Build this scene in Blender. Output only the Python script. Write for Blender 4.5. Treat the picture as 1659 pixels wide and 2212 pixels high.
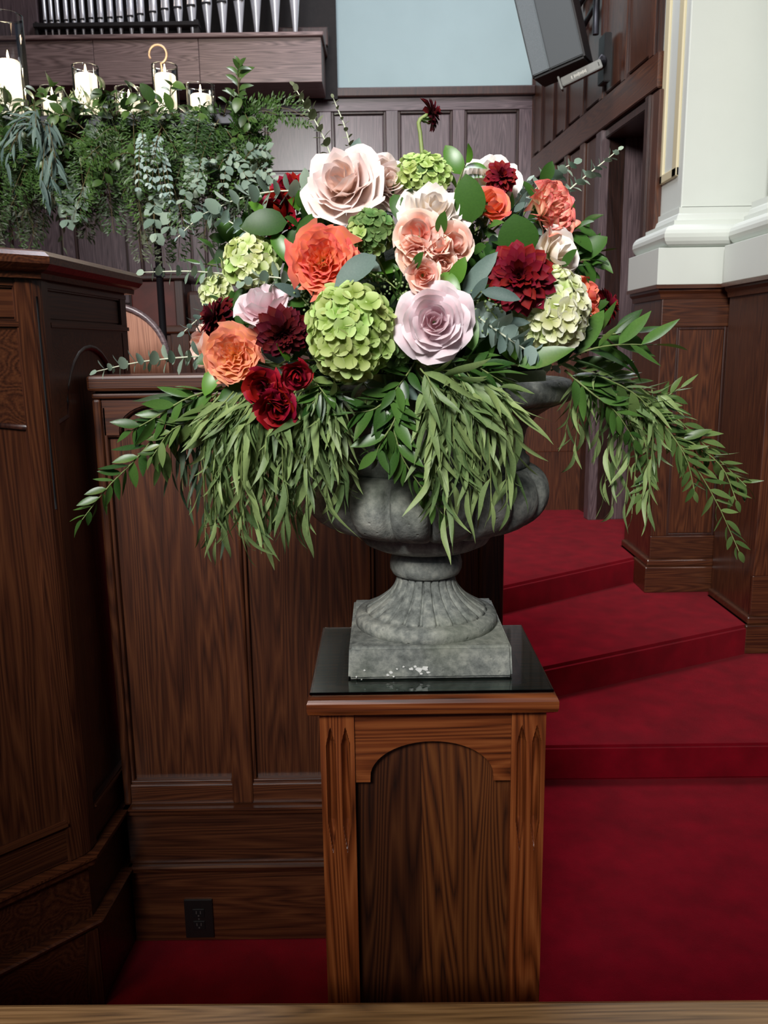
import bpy, bmesh, math, random
from mathutils import Vector, Matrix

for _o in list(bpy.data.objects):
    bpy.data.objects.remove(_o, do_unlink=True)
SC = bpy.context.scene
COL = SC.collection
R = math.radians
PI = math.pi
rnd = random.Random(7)

# ------------------------------------------------------------------ camera
F = 1800.0                      # focal length in pixels of the 1659 x 2212 frame
PITCH, ROLL = R(11.2), R(0.8)
EYE = Vector((0, 0, 1.7))
FWD = Vector((0, math.cos(PITCH), -math.sin(PITCH)))
_r0 = Vector((1, 0, 0)); _u0 = _r0.cross(FWD)
RIGHT = _r0 * math.cos(ROLL) - _u0 * math.sin(ROLL)
UP = _u0 * math.cos(ROLL) + _r0 * math.sin(ROLL)
cam_d = bpy.data.cameras.new('camera'); cam = bpy.data.objects.new('camera', cam_d); COL.objects.link(cam)
cam_d.sensor_fit = 'VERTICAL'; cam_d.sensor_height = 24.0; cam_d.lens = 24.0 * F / 2212.0
cam_d.clip_start = 0.05; cam_d.clip_end = 100
_m = Matrix((RIGHT, UP, -FWD)).transposed().to_4x4(); _m.translation = EYE
cam.matrix_world = _m
cam_d.dof.use_dof = True; cam_d.dof.focus_distance = 1.5; cam_d.dof.aperture_fstop = 8.0
SC.camera = cam

# ------------------------------------------------------------------ light
w = bpy.data.worlds.new('world'); SC.world = w; w.use_nodes = True
_bg = w.node_tree.nodes['Background']
_bg.inputs[0].default_value = (0.66, 0.74, 1.0, 1); _bg.inputs[1].default_value = 0.04

def area(name, loc, target, sx, sy, power, col):
    d = bpy.data.lights.new(name, 'AREA'); d.shape = 'RECTANGLE'; d.size = sx; d.size_y = sy
    d.energy = power; d.color = col
    o = bpy.data.objects.new(name, d); COL.objects.link(o); o.location = loc
    o.rotation_euler = (Vector(target) - Vector(loc)).to_track_quat('-Z', 'Y').to_euler()
    return o
area('nave_window_light', (-1.6, -4.5, 5.2), (0.4, 3.2, 1.3), 3.2, 3.0, 42, (0.72, 0.84, 1.0))
area('nave_ceiling_light', (-2.6, -0.6, 6.2), (0.2, 2.2, 1.0), 1.2, 1.2, 46, (1.0, 0.66, 0.38))
area('chancel_ceiling_light', (0.3, 5.0, 6.5), (0.4, 5.2, 0.4), 1.6, 1.6, 185, (0.90, 0.90, 1.0))
_sd = bpy.data.lights.new('added_spot_light', 'SPOT'); _sd.energy = 3300; _sd.color = (1.0, .98, .96)  # added spot: brightens the blooms, fades toward the floor
_sd.spot_size = R(50); _sd.spot_blend = 1.0; _sd.shadow_soft_size = .9
_so = bpy.data.objects.new('added_spot_light', _sd); COL.objects.link(_so); _so.location = (-1.3, -3.5, 5.0)
_so.rotation_euler = (Vector((.35, 3.2, 2.6)) - Vector(_so.location)).to_track_quat('-Z', 'Y').to_euler()

SC.view_settings.view_transform = 'Standard'
SC.view_settings.look = 'None'
SC.view_settings.exposure = 0.0
SC.view_settings.gamma = 1.0
SC.view_settings.use_curve_mapping = False
try:
    SC.cycles.use_denoising = True
    SC.cycles.max_bounces = 7; SC.cycles.diffuse_bounces = 3; SC.cycles.glossy_bounces = 3
    SC.cycles.transmission_bounces = 6; SC.cycles.transparent_max_bounces = 8
    SC.cycles.caustics_reflective = False; SC.cycles.caustics_refractive = False
except Exception:
    pass

# ------------------------------------------------------------------ where things stand (photo survey)
def ray(u, v): return FWD + RIGHT * ((u - 829.5) / F) - UP * ((v - 1106) / F)
def pY(u, v, Y): d = ray(u, v); return EYE + d * (Y / d.y)
def pZ(u, v, z): d = ray(u, v); return EYE + d * ((z - EYE.z) / d.z)
def pPlane(u, v, p0, n): d = ray(u, v); return EYE + d * ((p0 - EYE).dot(n) / d.dot(n))
def mpp(p): return (p - EYE).dot(FWD) / F      # metres for one pixel at p

# ------------------------------------------------------------------ materials
MATS = {}
def srgb(r, g, b):
    f = lambda c: (c / 255 / 12.92) if c / 255 <= 0.04045 else ((c / 255 + 0.055) / 1.055) ** 2.4
    return (f(r), f(g), f(b), 1)

class NT:
    def __init__(s, name):
        s.m = bpy.data.materials.new(name); s.m.use_nodes = True
        s.t = s.m.node_tree; s.b = s.t.nodes['Principled BSDF']; s.out = s.t.nodes['Material Output']
        MATS[name] = s.m
    def n(s, typ, **kw):
        nd = s.t.nodes.new(typ)
        for k, v in kw.items():
            if k.startswith('i_'):
                nd.inputs[int(k[2:]) if k[2:].isdigit() else k[2:]].default_value = v
            else: setattr(nd, k, v)
        return nd
    def l(s, a, b): s.t.links.new(a, b)
    def ramp(s, fac, stops):
        r = s.n('ShaderNodeValToRGB'); s.l(fac, r.inputs[0])
        e = r.color_ramp.elements
        while len(e) < len(stops): e.new(0.5)
        for i, (p, c) in enumerate(stops): e[i].position = p; e[i].color = c
        return r.outputs[0]
    def bump(s, h, strength, dist=0.002):
        b = s.n('ShaderNodeBump'); b.inputs['Strength'].default_value = strength; b.inputs['Distance'].default_value = dist
        s.l(h, b.inputs['Height']); s.l(b.outputs[0], s.b.inputs['Normal'])

def wood(name, axis, dark, mid, light, rough=0.38, scale=1.0, cathedral=0.5, coat=0.25):
    k = NT(name)
    tc = k.n('ShaderNodeTexCoord'); oi = k.n('ShaderNodeObjectInfo')
    off = k.n('ShaderNodeVectorMath', operation='SCALE'); cb = k.n('ShaderNodeCombineXYZ')
    for i in range(3): k.l(oi.outputs['Random'], cb.inputs[i])
    k.l(cb.outputs[0], off.inputs[0]); off.inputs['Scale'].default_value = 7.3
    ad = k.n('ShaderNodeVectorMath', operation='ADD'); k.l(tc.outputs['Object'], ad.inputs[0]); k.l(off.outputs[0], ad.inputs[1])
    mp = k.n('ShaderNodeMapping'); k.l(ad.outputs[0], mp.inputs[0])
    s3 = [13 * scale] * 3; s3['xyz'.index(axis)] = 0.8 * scale
    mp.inputs['Scale'].default_value = s3
    nz = k.n('ShaderNodeTexNoise', i_Scale=0.55, i_Detail=2.0); k.l(mp.outputs[0], nz.inputs['Vector'])
    # plain-sawn growth rings: iso-lines of a stretched noise field
    mu = k.n('ShaderNodeMath', operation='MULTIPLY'); k.l(nz.outputs[0], mu.inputs[0]); mu.inputs[1].default_value = 30.0
    fr = k.n('ShaderNodeMath', operation='PINGPONG'); k.l(mu.outputs[0], fr.inputs[0]); fr.inputs[1].default_value = 0.5
    mp2 = k.n('ShaderNodeMapping'); k.l(ad.outputs[0], mp2.inputs[0])
    s4 = [240 * scale] * 3; s4['xyz'.index(axis)] = 6 * scale
    mp2.inputs['Scale'].default_value = s4
    fine = k.n('ShaderNodeTexNoise', i_Scale=1.0, i_Detail=3.0); k.l(mp2.outputs[0], fine.inputs['Vector'])
    mix = k.n('ShaderNodeMath', operation='MULTIPLY_ADD'); k.l(fr.outputs[0], mix.inputs[0]); mix.inputs[1].default_value = cathedral * 1.3
    sc = k.n('ShaderNodeMath', operation='MULTIPLY'); k.l(fine.outputs[0], sc.inputs[0]); sc.inputs[1].default_value = 1.0 - cathedral * .5
    k.l(sc.outputs[0], mix.inputs[2])
    c = k.ramp(mix.outputs[0], [(0.22, dark), (0.52, mid), (0.85, light)])
    hv = k.n('ShaderNodeHueSaturation'); k.l(c, hv.inputs['Color'])
    vr = k.n('ShaderNodeMapRange', i_3=0.86, i_4=1.14); k.l(oi.outputs['Random'], vr.inputs[0]); k.l(vr.outputs[0], hv.inputs['Value'])
    k.l(hv.outputs[0], k.b.inputs['Base Color'])
    k.b.inputs['Roughness'].default_value = rough
    k.b.inputs['Coat Weight'].default_value = coat; k.b.inputs['Coat Roughness'].default_value = 0.22
    k.bump(fine.outputs[0], 0.25, 0.0008)
    return k.m

D1, D2, D3 = srgb(36, 16, 9), srgb(70, 36, 20), srgb(96, 55, 31)
for ax in 'xyz': wood('oak_' + ax, ax, D1, D2, D3)
P1, P2, P3 = srgb(56, 24, 10), srgb(116, 57, 25), srgb(148, 83, 42)
for ax in 'xz': wood('pedestal_oak_' + ax, ax, P1, P2, P3, rough=0.33, cathedral=0.7, coat=0.4)
wood('pedestal_panel', 'z', srgb(34, 15, 8), srgb(62, 30, 14), srgb(84, 46, 23), rough=.4, cathedral=0.9)
for ax in 'xz': wood('grey_oak_' + ax, ax, srgb(52, 41, 43), srgb(92, 76, 79), srgb(120, 102, 103), rough=0.4, cathedral=.45)  # same oak, cool light sheen put into its grey-purple colour
for ax in 'xz': wood('case_oak_' + ax, ax, srgb(70, 54, 50), srgb(122, 100, 96), srgb(150, 126, 120), rough=0.45, cathedral=.6)
wood('dark_oak', 'z', srgb(22, 10, 8), srgb(50, 25, 18), srgb(70, 38, 26), rough=.45)
wood('pink_oak', 'z', srgb(110, 70, 52), srgb(150, 102, 80), srgb(175, 128, 104), rough=.4, cathedral=.3)
wood('pew_oak', 'x', srgb(84, 58, 30), srgb(150, 114, 70), srgb(184, 146, 98), rough=.32, cathedral=.4)

def plain(name, col, rough=0.5, metal=0.0, noise=0.0, nscale=40.0, bump=0.0, bscale=200.0, **kw):
    k = NT(name)
    k.b.inputs['Base Color'].default_value = col; k.b.inputs['Roughness'].default_value = rough; k.b.inputs['Metallic'].default_value = metal
    for a, v in kw.items(): k.b.inputs[a.replace('_', ' ')].default_value = v
    if noise or bump:
        tc = k.n('ShaderNodeTexCoord')
        nz = k.n('ShaderNodeTexNoise', i_Scale=nscale, i_Detail=4.0); k.l(tc.outputs['Object'], nz.inputs['Vector'])
        if noise:
            d = tuple(c * (1 - noise) for c in col[:3]) + (1,); l = tuple(min(1, c * (1 + noise)) for c in col[:3]) + (1,)
            k.l(k.ramp(nz.outputs[0], [(0.3, d), (0.7, l)]), k.b.inputs['Base Color'])
        if bump:
            n2 = k.n('ShaderNodeTexNoise', i_Scale=bscale, i_Detail=3.0); k.l(tc.outputs['Object'], n2.inputs['Vector'])
            k.bump(n2.outputs[0], bump, 0.004)
    return k.m
plain('carpet', srgb(122, 3, 22), rough=0.95, noise=0.22, nscale=9, bump=0.8, bscale=420, Sheen_Weight=0.03, Sheen_Roughness=.5, Specular_IOR_Level=.05)
plain('plaster_wall', srgb(168, 190, 190), rough=.85, noise=.03, nscale=3, bump=.15, bscale=120)
plain('white_paint', srgb(208, 214, 206), rough=.55, noise=.015, nscale=5, bump=.06, bscale=90)
plain('cream_trim', srgb(206, 196, 160), rough=.5)
plain('black_plastic', srgb(16, 16, 17), rough=.5)
plain('speaker_case', srgb(74, 80, 82), rough=.6)
plain('speaker_cloth', srgb(108, 116, 118), rough=.8, noise=.15, nscale=300, bump=.4, bscale=600)
plain('bracket_grey', srgb(120, 122, 116), rough=.5, noise=.1)
plain('bracket_lettering', srgb(214, 214, 204), rough=.5)
plain('iron', srgb(34, 34, 38), rough=.45, metal=.6)
plain('brass', srgb(176, 146, 116), rough=.45, metal=.3)
plain('pipe_metal', srgb(226, 228, 232), rough=.30, metal=.45, noise=.06, nscale=8)
plain('pipe_mouth', srgb(12, 12, 14), rough=.7)
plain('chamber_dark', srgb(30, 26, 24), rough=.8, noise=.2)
plain('wax', srgb(250, 242, 222), rough=.5, Emission_Color=(1, .86, .64, 1), Emission_Strength=.85)  # wax emits by itself, standing in for flame light shining through it
plain('floral_foam', srgb(26, 44, 22), rough=.95, noise=.4, nscale=60, bump=.8, bscale=160)
plain('outlet_face', srgb(26, 24, 24), rough=.35)
plain('slot_grey', srgb(78, 72, 70), rough=.5)
plain('console_red', srgb(86, 30, 20), rough=.5, noise=.2, nscale=12)

def glass(name, col, rough, ior=1.45):
    k = NT(name)
    k.b.inputs['Base Color'].default_value = col; k.b.inputs['Roughness'].default_value = rough
    k.b.inputs['Transmission Weight'].default_value = 1.0; k.b.inputs['IOR'].default_value = ior
    tc = k.n('ShaderNodeTexCoord'); nz = k.n('ShaderNodeTexNoise', i_Scale=14.0); k.l(tc.outputs['Object'], nz.inputs['Vector'])
    k.bump(nz.outputs[0], 0.02, 0.001)
    return k.m
k = NT('clear_glass')
_tr = k.n('ShaderNodeBsdfTransparent', i_0=(.96, .98, .97, 1)); _gl = k.n('ShaderNodeBsdfGlossy', i_Roughness=.06)
_fr = k.n('ShaderNodeFresnel', i_IOR=1.55); _mx = k.n('ShaderNodeMixShader')
_tc = k.n('ShaderNodeTexCoord'); _nz = k.n('ShaderNodeTexNoise', i_Scale=30.0); k.l(_tc.outputs['Object'], _nz.inputs['Vector'])
_bp = k.n('ShaderNodeBump', i_Strength=.05); k.l(_nz.outputs[0], _bp.inputs['Height']); k.l(_bp.outputs[0], _gl.inputs['Normal'])
k.l(_fr.outputs[0], _mx.inputs[0]); k.l(_tr.outputs[0], _mx.inputs[1]); k.l(_gl.outputs[0], _mx.inputs[2]); k.l(_mx.outputs[0], k.out.inputs[0])
glass('sheet_glass', srgb(200, 222, 212), 0.03, 1.5)
k = NT('flame'); k.b.inputs['Emission Color'].default_value = (1, .72, .36, 1); k.b.inputs['Emission Strength'].default_value = 40
k.b.inputs['Base Color'].default_value = (1, .8, .5, 1)

# weathered cast stone
k = NT('stone')
tc = k.n('ShaderNodeTexCoord')
n1 = k.n('ShaderNodeTexNoise', i_Scale=9.0, i_Detail=6.0, i_Roughness=.65); k.l(tc.outputs['Object'], n1.inputs['Vector'])
n2 = k.n('ShaderNodeTexNoise', i_Scale=70.0, i_Detail=5.0, i_Roughness=.7); k.l(tc.outputs['Object'], n2.inputs['Vector'])
ma = k.n('ShaderNodeMath', operation='MULTIPLY_ADD'); k.l(n2.outputs[0], ma.inputs[0]); ma.inputs[1].default_value = .45
sb = k.n('ShaderNodeMath', operation='MULTIPLY'); k.l(n1.outputs[0], sb.inputs[0]); sb.inputs[1].default_value = .62; k.l(sb.outputs[0], ma.inputs[2])
c = k.ramp(ma.outputs[0], [(0.34, srgb(62, 65, 62)), (0.50, srgb(122, 126, 120)), (0.62, srgb(160, 162, 152)), (0.74, srgb(192, 192, 180))])
vo = k.n('ShaderNodeTexVoronoi', i_Scale=42.0); k.l(tc.outputs['Object'], vo.inputs['Vector'])
pit = k.n('ShaderNodeMapRange', i_1=0.05, i_2=0.14); k.l(vo.outputs['Distance'], pit.inputs[0])
n3 = k.n('ShaderNodeTexNoise', i_Scale=5.0, i_Detail=2.0); k.l(tc.outputs['Object'], n3.inputs['Vector'])
moss = k.n('ShaderNodeMapRange', i_1=.5, i_2=.66, i_4=.4); k.l(n3.outputs[0], moss.inputs[0])
mx = k.n('ShaderNodeMix', data_type='RGBA'); k.l(moss.outputs[0], mx.inputs[0]); k.l(c, mx.inputs[6]); mx.inputs[7].default_value = srgb(86, 94, 66)
k.l(mx.outputs[2], k.b.inputs['Base Color'])
hh = k.n('ShaderNodeMath', operation='MULTIPLY'); k.l(n2.outputs[0], hh.inputs[0]); k.l(pit.outputs[0], hh.inputs[1])
k.b.inputs['Roughness'].default_value = .92; k.bump(hh.outputs[0], .55, .004)
plain('stone_chip', srgb(232, 232, 226), rough=.8, noise=.1, nscale=200)

# petals: colour runs from the base of the petal to its lip (attribute 'tip')
def petal_mat(name, base, mid, edge, transl=0.28, rough=.6, hue=.012, val=.08):
    k = NT(name)
    at = k.n('ShaderNodeAttribute', attribute_name='tip'); oi = k.n('ShaderNodeObjectInfo')
    tc = k.n('ShaderNodeTexCoord'); nz = k.n('ShaderNodeTexNoise', i_Scale=55.0, i_Detail=3.0); k.l(tc.outputs['Object'], nz.inputs['Vector'])
    ad = k.n('ShaderNodeMath', operation='MULTIPLY_ADD'); k.l(nz.outputs[0], ad.inputs[0]); ad.inputs[1].default_value = .22
    sb = k.n('ShaderNodeMath', operation='SUBTRACT'); k.l(at.outputs['Fac'], sb.inputs[0]); sb.inputs[1].default_value = .11; k.l(sb.outputs[0], ad.inputs[2])
    c = k.ramp(ad.outputs[0], [(0.15, base), (0.72, mid), (1.0, edge)])
    hv = k.n('ShaderNodeHueSaturation'); k.l(c, hv.inputs['Color'])
    a = k.n('ShaderNodeMapRange', i_3=1 - val, i_4=1 + val); k.l(oi.outputs['Random'], a.inputs[0]); k.l(a.outputs[0], hv.inputs['Value'])
    b = k.n('ShaderNodeMapRange', i_3=.5 - hue, i_4=.5 + hue); k.l(oi.outputs['Random'], b.inputs[0]); k.l(b.outputs[0], hv.inputs['Hue'])
    k.l(hv.outputs[0], k.b.inputs['Base Color']); k.b.inputs['Roughness'].default_value = rough
    k.b.inputs['Specular IOR Level'].default_value = .25
    tr = k.n('ShaderNodeBsdfTranslucent'); k.l(hv.outputs[0], tr.inputs[0])
    mx = k.n('ShaderNodeMixShader'); mx.inputs[0].default_value = transl
    k.l(k.b.outputs[0], mx.inputs[1]); k.l(tr.outputs[0], mx.inputs[2]); k.l(mx.outputs[0], k.out.inputs[0])
    return k.m
petal_mat('blush_petal', srgb(240, 204, 182), srgb(246, 222, 212), srgb(250, 234, 230))
petal_mat('mauve_petal', srgb(232, 190, 196), srgb(240, 214, 220), srgb(246, 232, 236))
petal_mat('white_petal', srgb(246, 224, 190), srgb(250, 240, 228), srgb(252, 246, 242))
petal_mat('coral_petal', srgb(250, 168, 96), srgb(248, 142, 104), srgb(246, 130, 116))
petal_mat('apricot_petal', srgb(250, 176, 104), srgb(250, 176, 122), srgb(246, 164, 136))
petal_mat('bicolor_petal', srgb(255, 244, 214), srgb(254, 230, 200), srgb(236, 116, 108))
petal_mat('peach_petal', srgb(246, 160, 132), srgb(253, 206, 188), srgb(254, 228, 216))
petal_mat('red_petal', srgb(92, 3, 15), srgb(138, 8, 25), srgb(154, 18, 38), transl=.12)
petal_mat('burgundy_petal', srgb(54, 0, 11), srgb(110, 5, 20), srgb(128, 10, 30), transl=.1, rough=.7)
petal_mat('dark_burgundy_petal', srgb(38, 0, 8), srgb(76, 2, 14), srgb(94, 6, 23), transl=.08, rough=.75)
petal_mat('lime_floret', srgb(128, 156, 62), srgb(190, 212, 130), srgb(206, 224, 154), val=.14, hue=.02)
petal_mat('pale_floret', srgb(176, 190, 108), srgb(226, 232, 176), srgb(236, 240, 202), val=.1, hue=.02)
petal_mat('cream_floret', srgb(196, 204, 128), srgb(240, 242, 204), srgb(248, 248, 232), val=.1, hue=.02)
petal_mat('green_floret', srgb(84, 120, 60), srgb(112, 148, 84), srgb(134, 164, 100), val=.18, hue=.02)

def leaf_mat(name, c1, c2, rough=.4, transl=.18, spec=.5, val=.2):
    k = NT(name)
    oi = k.n('ShaderNodeObjectInfo'); tc = k.n('ShaderNodeTexCoord')
    nz = k.n('ShaderNodeTexNoise', i_Scale=26.0, i_Detail=3.0); k.l(tc.outputs['Object'], nz.inputs['Vector'])
    ad = k.n('ShaderNodeMath', operation='MULTIPLY_ADD'); k.l(oi.outputs['Random'], ad.inputs[0]); ad.inputs[1].default_value = .7
    sc = k.n('ShaderNodeMath', operation='MULTIPLY'); k.l(nz.outputs[0], sc.inputs[0]); sc.inputs[1].default_value = .35; k.l(sc.outputs[0], ad.inputs[2])
    c = k.ramp(ad.outputs[0], [(0.12, c1), (0.85, c2)])
    k.l(c, k.b.inputs['Base Color']); k.b.inputs['Roughness'].default_value = rough; k.b.inputs['Specular IOR Level'].default_value = spec
    tr = k.n('ShaderNodeBsdfTranslucent'); k.l(c, tr.inputs[0])
    mx = k.n('ShaderNodeMixShader'); mx.inputs[0].default_value = transl
    k.l(k.b.outputs[0], mx.inputs[1]); k.l(tr.outputs[0], mx.inputs[2]); k.l(mx.outputs[0], k.out.inputs[0])
    return k.m
leaf_mat('willow_leaf', srgb(84, 112, 66), srgb(150, 172, 108), rough=.5)
leaf_mat('willow_dark_leaf', srgb(40, 58, 42), srgb(84, 104, 72), rough=.5)
leaf_mat('ruscus_leaf', srgb(30, 66, 24), srgb(84, 122, 54), rough=.36, spec=.5)
leaf_mat('olive_leaf', srgb(58, 86, 40), srgb(112, 136, 76), rough=.34)
leaf_mat('salal_leaf', srgb(28, 62, 20), srgb(66, 106, 40), rough=.46, spec=.4)
leaf_mat('lime_leaf', srgb(66, 112, 30), srgb(98, 146, 52), rough=.35)
leaf_mat('eucalyptus_leaf', srgb(106, 130, 116), srgb(160, 178, 158), rough=.6, spec=.3)
leaf_mat('silver_leaf', srgb(134, 160, 154), srgb(182, 200, 190), rough=.6, spec=.3)
leaf_mat('dull_leaf', srgb(96, 104, 76), srgb(128, 136, 104), rough=.6, spec=.3)
leaf_mat('grey_leaf', srgb(66, 88, 84), srgb(112, 134, 124), rough=.55, spec=.3)
leaf_mat('fern_leaf', srgb(38, 68, 24), srgb(72, 104, 44), rough=.5)
leaf_mat('garland_leaf', srgb(34, 62, 26), srgb(82, 112, 50), rough=.4)
leaf_mat('garland_dull_leaf', srgb(56, 64, 44), srgb(96, 104, 76), rough=.5)
plain('stem_green', srgb(120, 136, 78), rough=.6, noise=.15)
plain('stem_pale', srgb(196, 200, 176), rough=.6, noise=.1)
plain('stem_brown', srgb(92, 80, 46), rough=.7, noise=.15)
plain('sepal_green', srgb(98, 128, 64), rough=.55, noise=.2)
plain('seed_green', srgb(120, 142, 92), rough=.5, noise=.2)

# ------------------------------------------------------------------ mesh helpers
def link(name, me, parent=None, loc=None):
    o = bpy.data.objects.new(name, me); COL.objects.link(o)
    if parent is not None: o.parent = parent
    if loc is not None: o.location = loc
    return o
def mesh(name, verts, faces, mat, smooth=False, tip=None):
    me = bpy.data.meshes.new(name); me.from_pydata([tuple(v) for v in verts], [], faces); me.materials.append(MATS[mat])
    if smooth: me.polygons.foreach_set('use_smooth', [True] * len(me.polygons))
    if tip is not None:
        a = me.attributes.new('tip', 'FLOAT', 'POINT'); a.data.foreach_set('value', tip)
    me.update(); return me
def from_bm(name, bm, mat, smooth=False):
    bmesh.ops.recalc_face_normals(bm, faces=bm.faces)
    me = bpy.data.meshes.new(name); bm.to_mesh(me); bm.free(); me.materials.append(MATS[mat])
    if smooth: me.polygons.foreach_set('use_smooth', [True] * len(me.polygons))
    return me
def tag(o, label=None, cat=None, group=None, kind=None):
    if label: o['label'] = label
    if cat: o['category'] = cat
    if group: o['group'] = group
    if kind: o['kind'] = kind
    return o
def thing(name, label, cat, loc=(0, 0, 0), group=None, rot=None, kind=None):
    o = bpy.data.objects.new(name, None); COL.objects.link(o); o.location = loc; o.empty_display_size = .02
    if rot is not None: o.rotation_mode = 'QUATERNION'; o.rotation_quaternion = rot
    return tag(o, label, cat, group, kind)
def base_of(parent):
    v = Vector((0, 0, 0))
    while parent is not None: v += Vector(parent.location); parent = parent.parent
    return v
def box(name, x0, x1, y0, y1, z0, z1, mat, parent=None, bev=.004, seg=2):
    """axis-aligned box given in world coordinates"""
    b = base_of(parent)
    c = Vector(((x0 + x1) / 2, (y0 + y1) / 2, (z0 + z1) / 2))
    bm = bmesh.new(); bmesh.ops.create_cube(bm, size=1)
    bmesh.ops.scale(bm, vec=(abs(x1 - x0), abs(y1 - y0), abs(z1 - z0)), verts=bm.verts)
    if bev: bmesh.ops.bevel(bm, geom=bm.edges[:], offset=min(bev, .45 * min(abs(x1 - x0), abs(y1 - y0), abs(z1 - z0))), segments=seg, affect='EDGES', profile=.5)
    return link(name, from_bm(name, bm, mat), parent, c - b)
def prism(name, pts, h0, h1, mat, parent=None, axis='z', bev=0.0, loc=None):
    """polygon extruded; axis z: pts are (x,y); axis y: pts are (x,z) extruded over y; axis x: pts are (y,z) over x"""
    b = base_of(parent)
    put = {'z': lambda p, h: Vector((p[0], p[1], h)), 'y': lambda p, h: Vector((p[0], h, p[1])), 'x': lambda p, h: Vector((h, p[0], p[1]))}[axis]
    bm = bmesh.new()
    a = [bm.verts.new(put(p, h0)) for p in pts]; c = [bm.verts.new(put(p, h1)) for p in pts]
    n = len(pts)
    bm.faces.new(a); bm.faces.new(c[::-1])
    for i in range(n): bm.faces.new((a[i], c[i], c[(i + 1) % n], a[(i + 1) % n]))
    cen = sum((v.co for v in bm.verts), Vector()) / len(bm.verts)
    for v in bm.verts: v.co -= cen
    bmesh.ops.recalc_face_normals(bm, faces=bm.faces)
    if bev: bmesh.ops.bevel(bm, geom=bm.edges[:], offset=bev, segments=2, affect='EDGES')
    return link(name, from_bm(name, bm, mat), parent, cen - b)
def sweep(name, prof, path, mat, parent=None, closed=False, smooth=False):
    """profile [(out, z)] carried along a plan path [(x, y)] with mitred corners; out is to the right of travel"""
    b = base_of(parent); n = len(path); P = [Vector(p) for p in path]; rows = []
    for i in range(n):
        dirs = []
        if i > 0 or closed: dirs.append((P[i] - P[i - 1]).normalized())
        if i < n - 1 or closed: dirs.append((P[(i + 1) % n] - P[i]).normalized())
        ns = [Vector((d.y, -d.x)) for d in dirs]
        m = sum(ns, Vector((0, 0))).normalized(); s = 1 / max(.3, m.dot(ns[0]))
        rows.append([Vector((P[i].x + m.x * o * s, P[i].y + m.y * o * s, z)) for o, z in prof])
    bm = bmesh.new(); V = [[bm.verts.new(p) for p in r] for r in rows]; k = len(prof)
    for i in range(n if closed else n - 1):
        A, B = V[i], V[(i + 1) % n]
        for j in range(k): bm.faces.new((A[j], B[j], B[(j + 1) % k], A[(j + 1) % k]))
    if not closed: bm.faces.new(V[0]); bm.faces.new(V[-1][::-1])
    cen = sum((v.co for v in bm.verts), Vector()) / len(bm.verts)
    for v in bm.verts: v.co -= cen
    me = from_bm(name, bm, mat)
    return link(name, me, parent, cen - b)
def lathe_mesh(name, prof, mat, seg=48, mod=None, smooth=True, cap=True):
    """prof [(r, z)] about the z axis; mod(r, z, angle, i) may change r"""
    vs, fs = [], []
    for i, (r, z) in enumerate(prof):
        for j in range(seg):
            a = 2 * PI * j / seg; rr = mod(r, z, a, i) if mod else r
            vs.append((rr * math.cos(a), rr * math.sin(a), z))
    n = len(prof)
    for i in range(n - 1):
        for j in range(seg):
            k2 = (j + 1) % seg
            fs.append((i * seg + j, i * seg + k2, (i + 1) * seg + k2, (i + 1) * seg + j))
    if cap:
        fs.append(tuple(range(seg))[::-1]); fs.append(tuple(range((n - 1) * seg, n * seg)))
    return mesh(name, vs, fs, mat, smooth)
def tube_mesh(name, pts, r0, r1, mat, seg=6, cap=True):
    pts = [Vector(p) for p in pts]; vs, fs = [], []; n = len(pts); up = Vector((.13, .31, .94)); 
    for i, p in enumerate(pts):
        d = (pts[min(i + 1, n - 1)] - pts[max(i - 1, 0)]).normalized()
        a = d.cross(up)
        if a.length < .05: a = d.cross(Vector((1, 0, 0)))
        a.normalize(); b = d.cross(a); r = r0 + (r1 - r0) * i / max(1, n - 1)
        for j in range(seg):
            t = 2 * PI * j / seg; vs.append(p + a * (r * math.cos(t)) + b * (r * math.sin(t)))
    for i in range(n - 1):
        for j in range(seg):
            k2 = (j + 1) % seg; fs.append((i * seg + j, i * seg + k2, (i + 1) * seg + k2, (i + 1) * seg + j))
    if cap: fs.append(tuple(range(seg))); fs.append(tuple(range((n - 1) * seg, n * seg))[::-1])
    return mesh(name, vs, fs, mat, True)
def spline(pts, n):
    """Catmull-Rom through pts, n samples"""
    P = [Vector(p) for p in pts]
    if len(P) == 2: return [P[0].lerp(P[1], i / (n - 1)) for i in range(n)]
    Q = [P[0] * 2 - P[1]] + P + [P[-1] * 2 - P[-2]]; out = []
    for i in range(n):
        t = i / (n - 1) * (len(P) - 1); k = min(int(t), len(P) - 2); f = t - k
        a, b, c, d = Q[k:k + 4]
        out.append(.5 * ((2 * b) + (c - a) * f + (2 * a - 5 * b + 4 * c - d) * f * f + (3 * b - a - 3 * c + d) * f ** 3))
    return out
def frame_of(y, z):
    """rotation whose local +Y runs along y and whose +Z is as near z as it can be"""
    y = y.normalized(); x = y.cross(z)
    if x.length < 1e-4: x = y.cross(Vector((.3, .5, .8)))
    x.normalize(); z2 = x.cross(y)
    return Matrix((x, y, z2)).transposed().to_quaternion()
def panel_v(name, x0, x1, z0, z1, y, mat, parent, depth=.012, fr=.018, gap=.0):
    """raised-and-fielded panel facing -y, its moulding proud of the surface y"""
    box(name, x0 + fr, x1 - fr, y - depth * .2, y + .02, z0 + fr, z1 - fr, mat, parent, .006)

# ------------------------------------------------------------------ the setting
YS = 2.156                                         # front of the choir screen
tag(box('floor', -6.0, 5.0, -1.5, 4.2, -.12, 0, 'carpet', None, 0), kind='structure')
plat = box('floor_chancel', -6.0, .30, 2.25, 8.3, .0, .45, 'carpet', None, .01); tag(plat, kind='structure')
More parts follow.
